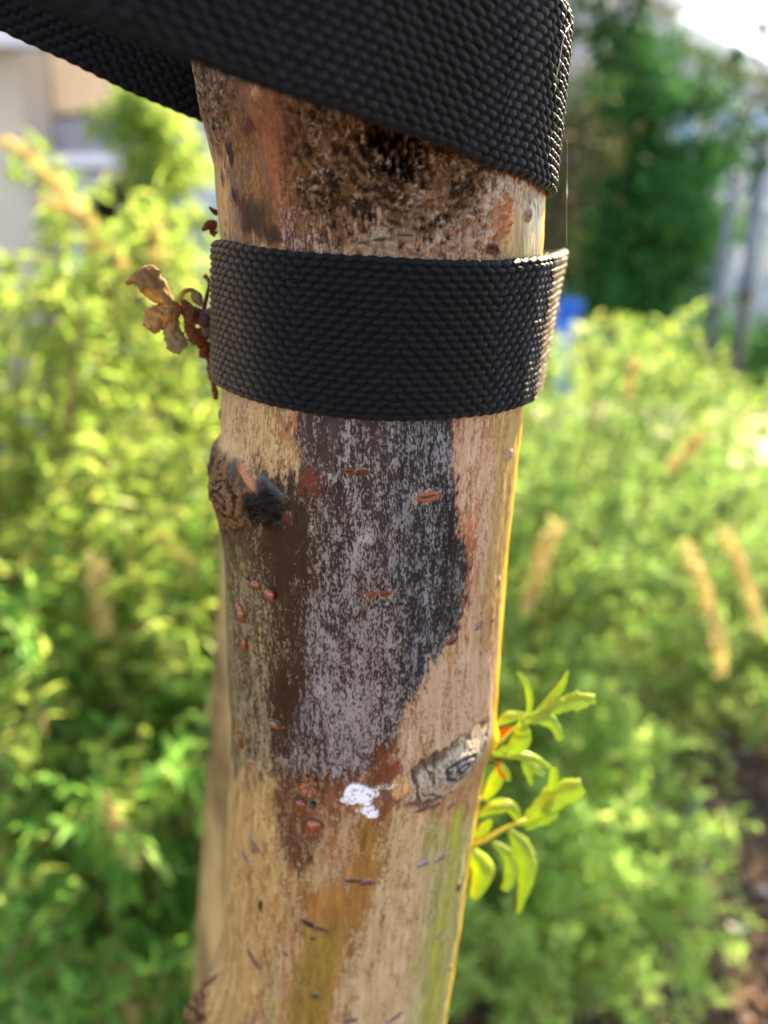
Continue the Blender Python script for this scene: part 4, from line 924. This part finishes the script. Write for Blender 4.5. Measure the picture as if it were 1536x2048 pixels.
spray('leafy twigs in front of the pale wall at the right edge', [(1800, 60, .2), (1600, 150, .1), (1530, 200, 0), (1470, 230, 0), (1430, 260, 0)], 2.6, 130, 43, lf_ov, 0.05, 0.026, 0.11, ov)
spray('leafy twig over the windows at the right edge', [(1800, 200, .2), (1620, 220, .1), (1540, 280, 0), (1500, 330, 0)], 2.6, 90, 44, lf_ov, 0.05, 0.026, 0.10, ov)
spray('leafy twig beside the strap', [(1500, -300, .2), (1200, -150, .1), (1150, -20, 0), (1160, 60, 0)], 2.6, 70, 45, lf_ov, 0.045, 0.022, 0.07, ov)

# ------------------------------------------------------------------ buildings
conc = mat_simple('pale_render', (150, 147, 154), (166, 162, 170), 1.5, 0.9, 0.004, 30)
conc2 = mat_simple('warm_render', (178, 164, 148), (196, 182, 164), 1.5, 0.9, 0.004, 30)
trim = mat_simple('trim_stone', (206, 202, 206), (222, 218, 222), 2, 0.8)
drk = mat_simple('dark_interior', (20, 22, 28), (40, 42, 52), 2, 0.5)
glz = NT('window_glass'); glm = glz.fin(glz.bsdf(glz.mix(glz.mr(glz.noise(0.7, 2), .3, .7), lin((60, 84, 128)), lin((110, 140, 186))), 0.08).outputs[0])
metal = mat_simple('grey_metal', (86, 92, 100), (116, 122, 130), 10, 0.45, Metallic=0.6)
white = mat_simple('white_paint', (184, 186, 196), (206, 208, 216), 4, 0.6)
# right building: long facade receding to the right
br = empty('apartment_building', (7.0, 15.5, 0)); tag(br, 'long pale multi-storey building with window rows behind the dark tree', 'building')
ang = R(-20)
A0 = Vector((3.59, 13.48, 0)); ux = Vector((math.cos(R(45)), math.sin(R(45)), 0)); nrml = Vector((ux.y, -ux.x, 0))
Mb = Matrix(((ux.x, -nrml.x, 0, A0.x), (ux.y, -nrml.y, 0, A0.y), (0, 0, 1, 0), (0, 0, 0, 1)))
mb = MB(); mb.box(1.32, 30, 0, 8, 0, 5.1, Mb); mb.build('wall', conc, br)
mb = MB(); mb.box(-2.6, 1.3, -0.25, 6, 0, 8.6, Mb); mb.build('stair_tower', conc, br)
mb = MB(); mb.box(1.3, 30.1, -0.25, 0.0, 5.0, 5.25, Mb); mb.box(1.34, 30, -0.10, -0.002, 2.62, 2.78, Mb); mb.build('cornice', trim, br)
mb = MB(); mb.box(-2.7, 1.36, -0.42, -0.252, 5.25, 5.45, Mb); mb.build('band', trim, br)
for row_z in (0.75, 3.05):
    for k_ in range(12):
        x0 = 2.1 + k_ * 1.7
        mb = MB(); mb.box(x0 - .08, x0 + .78, -0.03, -0.002, row_z - .08, row_z + 1.48, Mb); wf = mb.build('window', trim, br)
        mb = MB(); mb.box(x0, x0 + .33, -0.045, -0.032, row_z, row_z + 1.40, Mb); mb.box(x0 + .37, x0 + .70, -0.045, -0.032, row_z, row_z + 1.40, Mb); mb.build('pane', glm, wf)
mb = MB(); mb.box(0, 9, -3.4, -3.15, 0, 0.75, Mb); tag(mb.build('garden_wall', trim), 'low pale wall below the long building behind the hedge', 'wall')
# posts
for i, (xt, yt, xb, yb, Y, r1, lb) in enumerate([(1462, 400, 1412, 760, 4.6, .028, 'lighter grey metal post, left of the pair at the right edge'), (1522, 330, 1470, 760, 4.6, .036, 'darker grey metal post, right of the pair at the right edge')]):
    a = P(xt, yt, Y); b = P(xb, yb, Y); dd = b - a; bb = a + dd * ((0 - a.z) / dd.z); tt_ = a - dd * (0.12)
    e = empty('metal_post', tuple(bb)); tag(e, lb, 'post', 'grey metal posts at the right edge')
    mb = MB(); mb.tube([bb, a.lerp(b, .5), tt_], r1, 12); mb.build('shaft', metal, e, True)
    mb = MB(); q0 = a.lerp(b, .48); q1 = a.lerp(b, .62); mb.tube([q0, q1], r1 * 1.35, 12); mb.build('collar', metal, e, True)
    mb = MB(); mb.tube([tt_, tt_ + Vector((0, 0, .03))], [r1 * 1.2, r1 * .6], 12); mb.build('cap', metal, e, True)
# blue bin
blue = mat_simple('blue_plastic', (20, 90, 210), (40, 120, 235), 6, 0.4)
cb = at(1136, 600, 6.2); e = empty('blue_bin', (cb[0], cb[1], 0)); tag(e, 'bright blue bin glimpsed between the strap and the shrub', 'bin')
bm = bmesh.new(); bmesh.ops.create_cube(bm, size=1)
for v in bm.verts: k_ = 1.0 if v.co.z > 0 else 0.82; v.co = Vector((cb[0] + v.co.x * .13 * k_, cb[1] + v.co.y * .3 * k_, (v.co.z + .5) * 1.05 + 0.06))
bmesh.ops.bevel(bm, geom=bm.edges[:], offset=.03, segments=2, affect='EDGES'); mesh_obj('body', [v.co for v in bm.verts], [[v.index for v in f_.verts] for f_ in bm.faces], blue, e); bm.free()
mb = MB(); mb.box(cb[0] - .085, cb[0] + .085, cb[1] - .18, cb[1] + .17, 1.115, 1.16); mb.build('lid', blue, e)
mb = MB(); mb.tube([(cb[0] - .05, cb[1] + .17, .08), (cb[0] - .03, cb[1] + .17, .08)], .08, 12); mb.build('wheel', drk, e); mb = MB(); mb.tube([(cb[0] + .03, cb[1] + .17, .08), (cb[0] + .05, cb[1] + .17, .08)], .08, 12); mb.build('wheel', drk, e)

# left building: pale facade with canopy ledge and arcade
bl = empty('arcade_building', (-3.0, 9.0, 0)); tag(bl, 'pale building with white arcade columns and dark openings beyond the left shrubs', 'building')
YL = 9.0
def BX(x0, y0, x1, y1, Ya, Yb):      # box whose front face spans two photo points at distance Ya
    a = P(x0, y0, Ya); b = P(x1, y1, Ya); return (min(a.x, b.x), max(a.x, b.x), Ya, Yb, min(a.z, b.z), max(a.z, b.z))
mb = MB(); mb.box(-9, -3.62, 8.6, 16, 0, 7.0); mb.build('corner_block', conc2, bl)
def arch_wall(x0, x1, z1, y0, y1, openings, spring, mat, name):
    """wall with round-headed openings (cx, half width)"""
    mb = MB(); xs_ = [x0]; 
    for cx_, hw in openings:
        mb.box(xs_[-1], cx_ - hw, y0, y1, 0, z1); n_ = 12; V = []
        for i in range(n_ + 1):
            a = math.pi - math.pi * i / n_; xx = cx_ + hw * math.cos(a); zz = spring + hw * math.sin(a)
            V += [(xx, y0, zz), (xx, y0, z1), (xx, y1, zz), (xx, y1, z1)]
        Fc = []
        for i in range(n_): a = 4 * i; b = a + 4; Fc += [(a, b, b + 1, a + 1), (a + 2, a + 3, b + 3, b + 2), (a, a + 2, b + 2, b), (a + 1, b + 1, b + 3, a + 3)]
        mb.add(V, Fc); xs_.append(cx_ + hw)
    mb.box(xs_[-1], x1, y0, y1, 0, z1); return mb.build(name, mat, bl)
arch_wall(-3.6, 1.2, 2.40, 9.0, 9.3, [(-2.78, .6), (-1.2, .58), (.4, .58)], 1.72, white, 'arcade')
sunlit_peach = mat_simple('sunlit_render', (246, 206, 160), (252, 222, 182), 1.5, 0.9, 0.004, 30)  # sunlight on the upper wall painted in as a peach colour
mb = MB(); mb.box(-3.6, 1.2, 9.9, 16, 0, 6.4); mb.build('wall', drk, bl)
mb = MB(); mb.box(-3.6, 1.3, 8.72, 9.9, 2.402, 2.52); mb.build('ledge', trim, bl)
mb = MB(); mb.box(-3.6, 1.2, 9.3, 9.86, 2.522, 2.95); mb.build('parapet', conc, bl)
mb = MB(); mb.box(-3.6, 1.22, 9.4, 9.9, 3.02, 5.2); mb.build('upper_wall', sunlit_peach, bl)
mb = MB(); mb.box(-9, -3.2, 8.35, 8.598, 3.42, 3.55); mb.build('ledge', trim, bl)
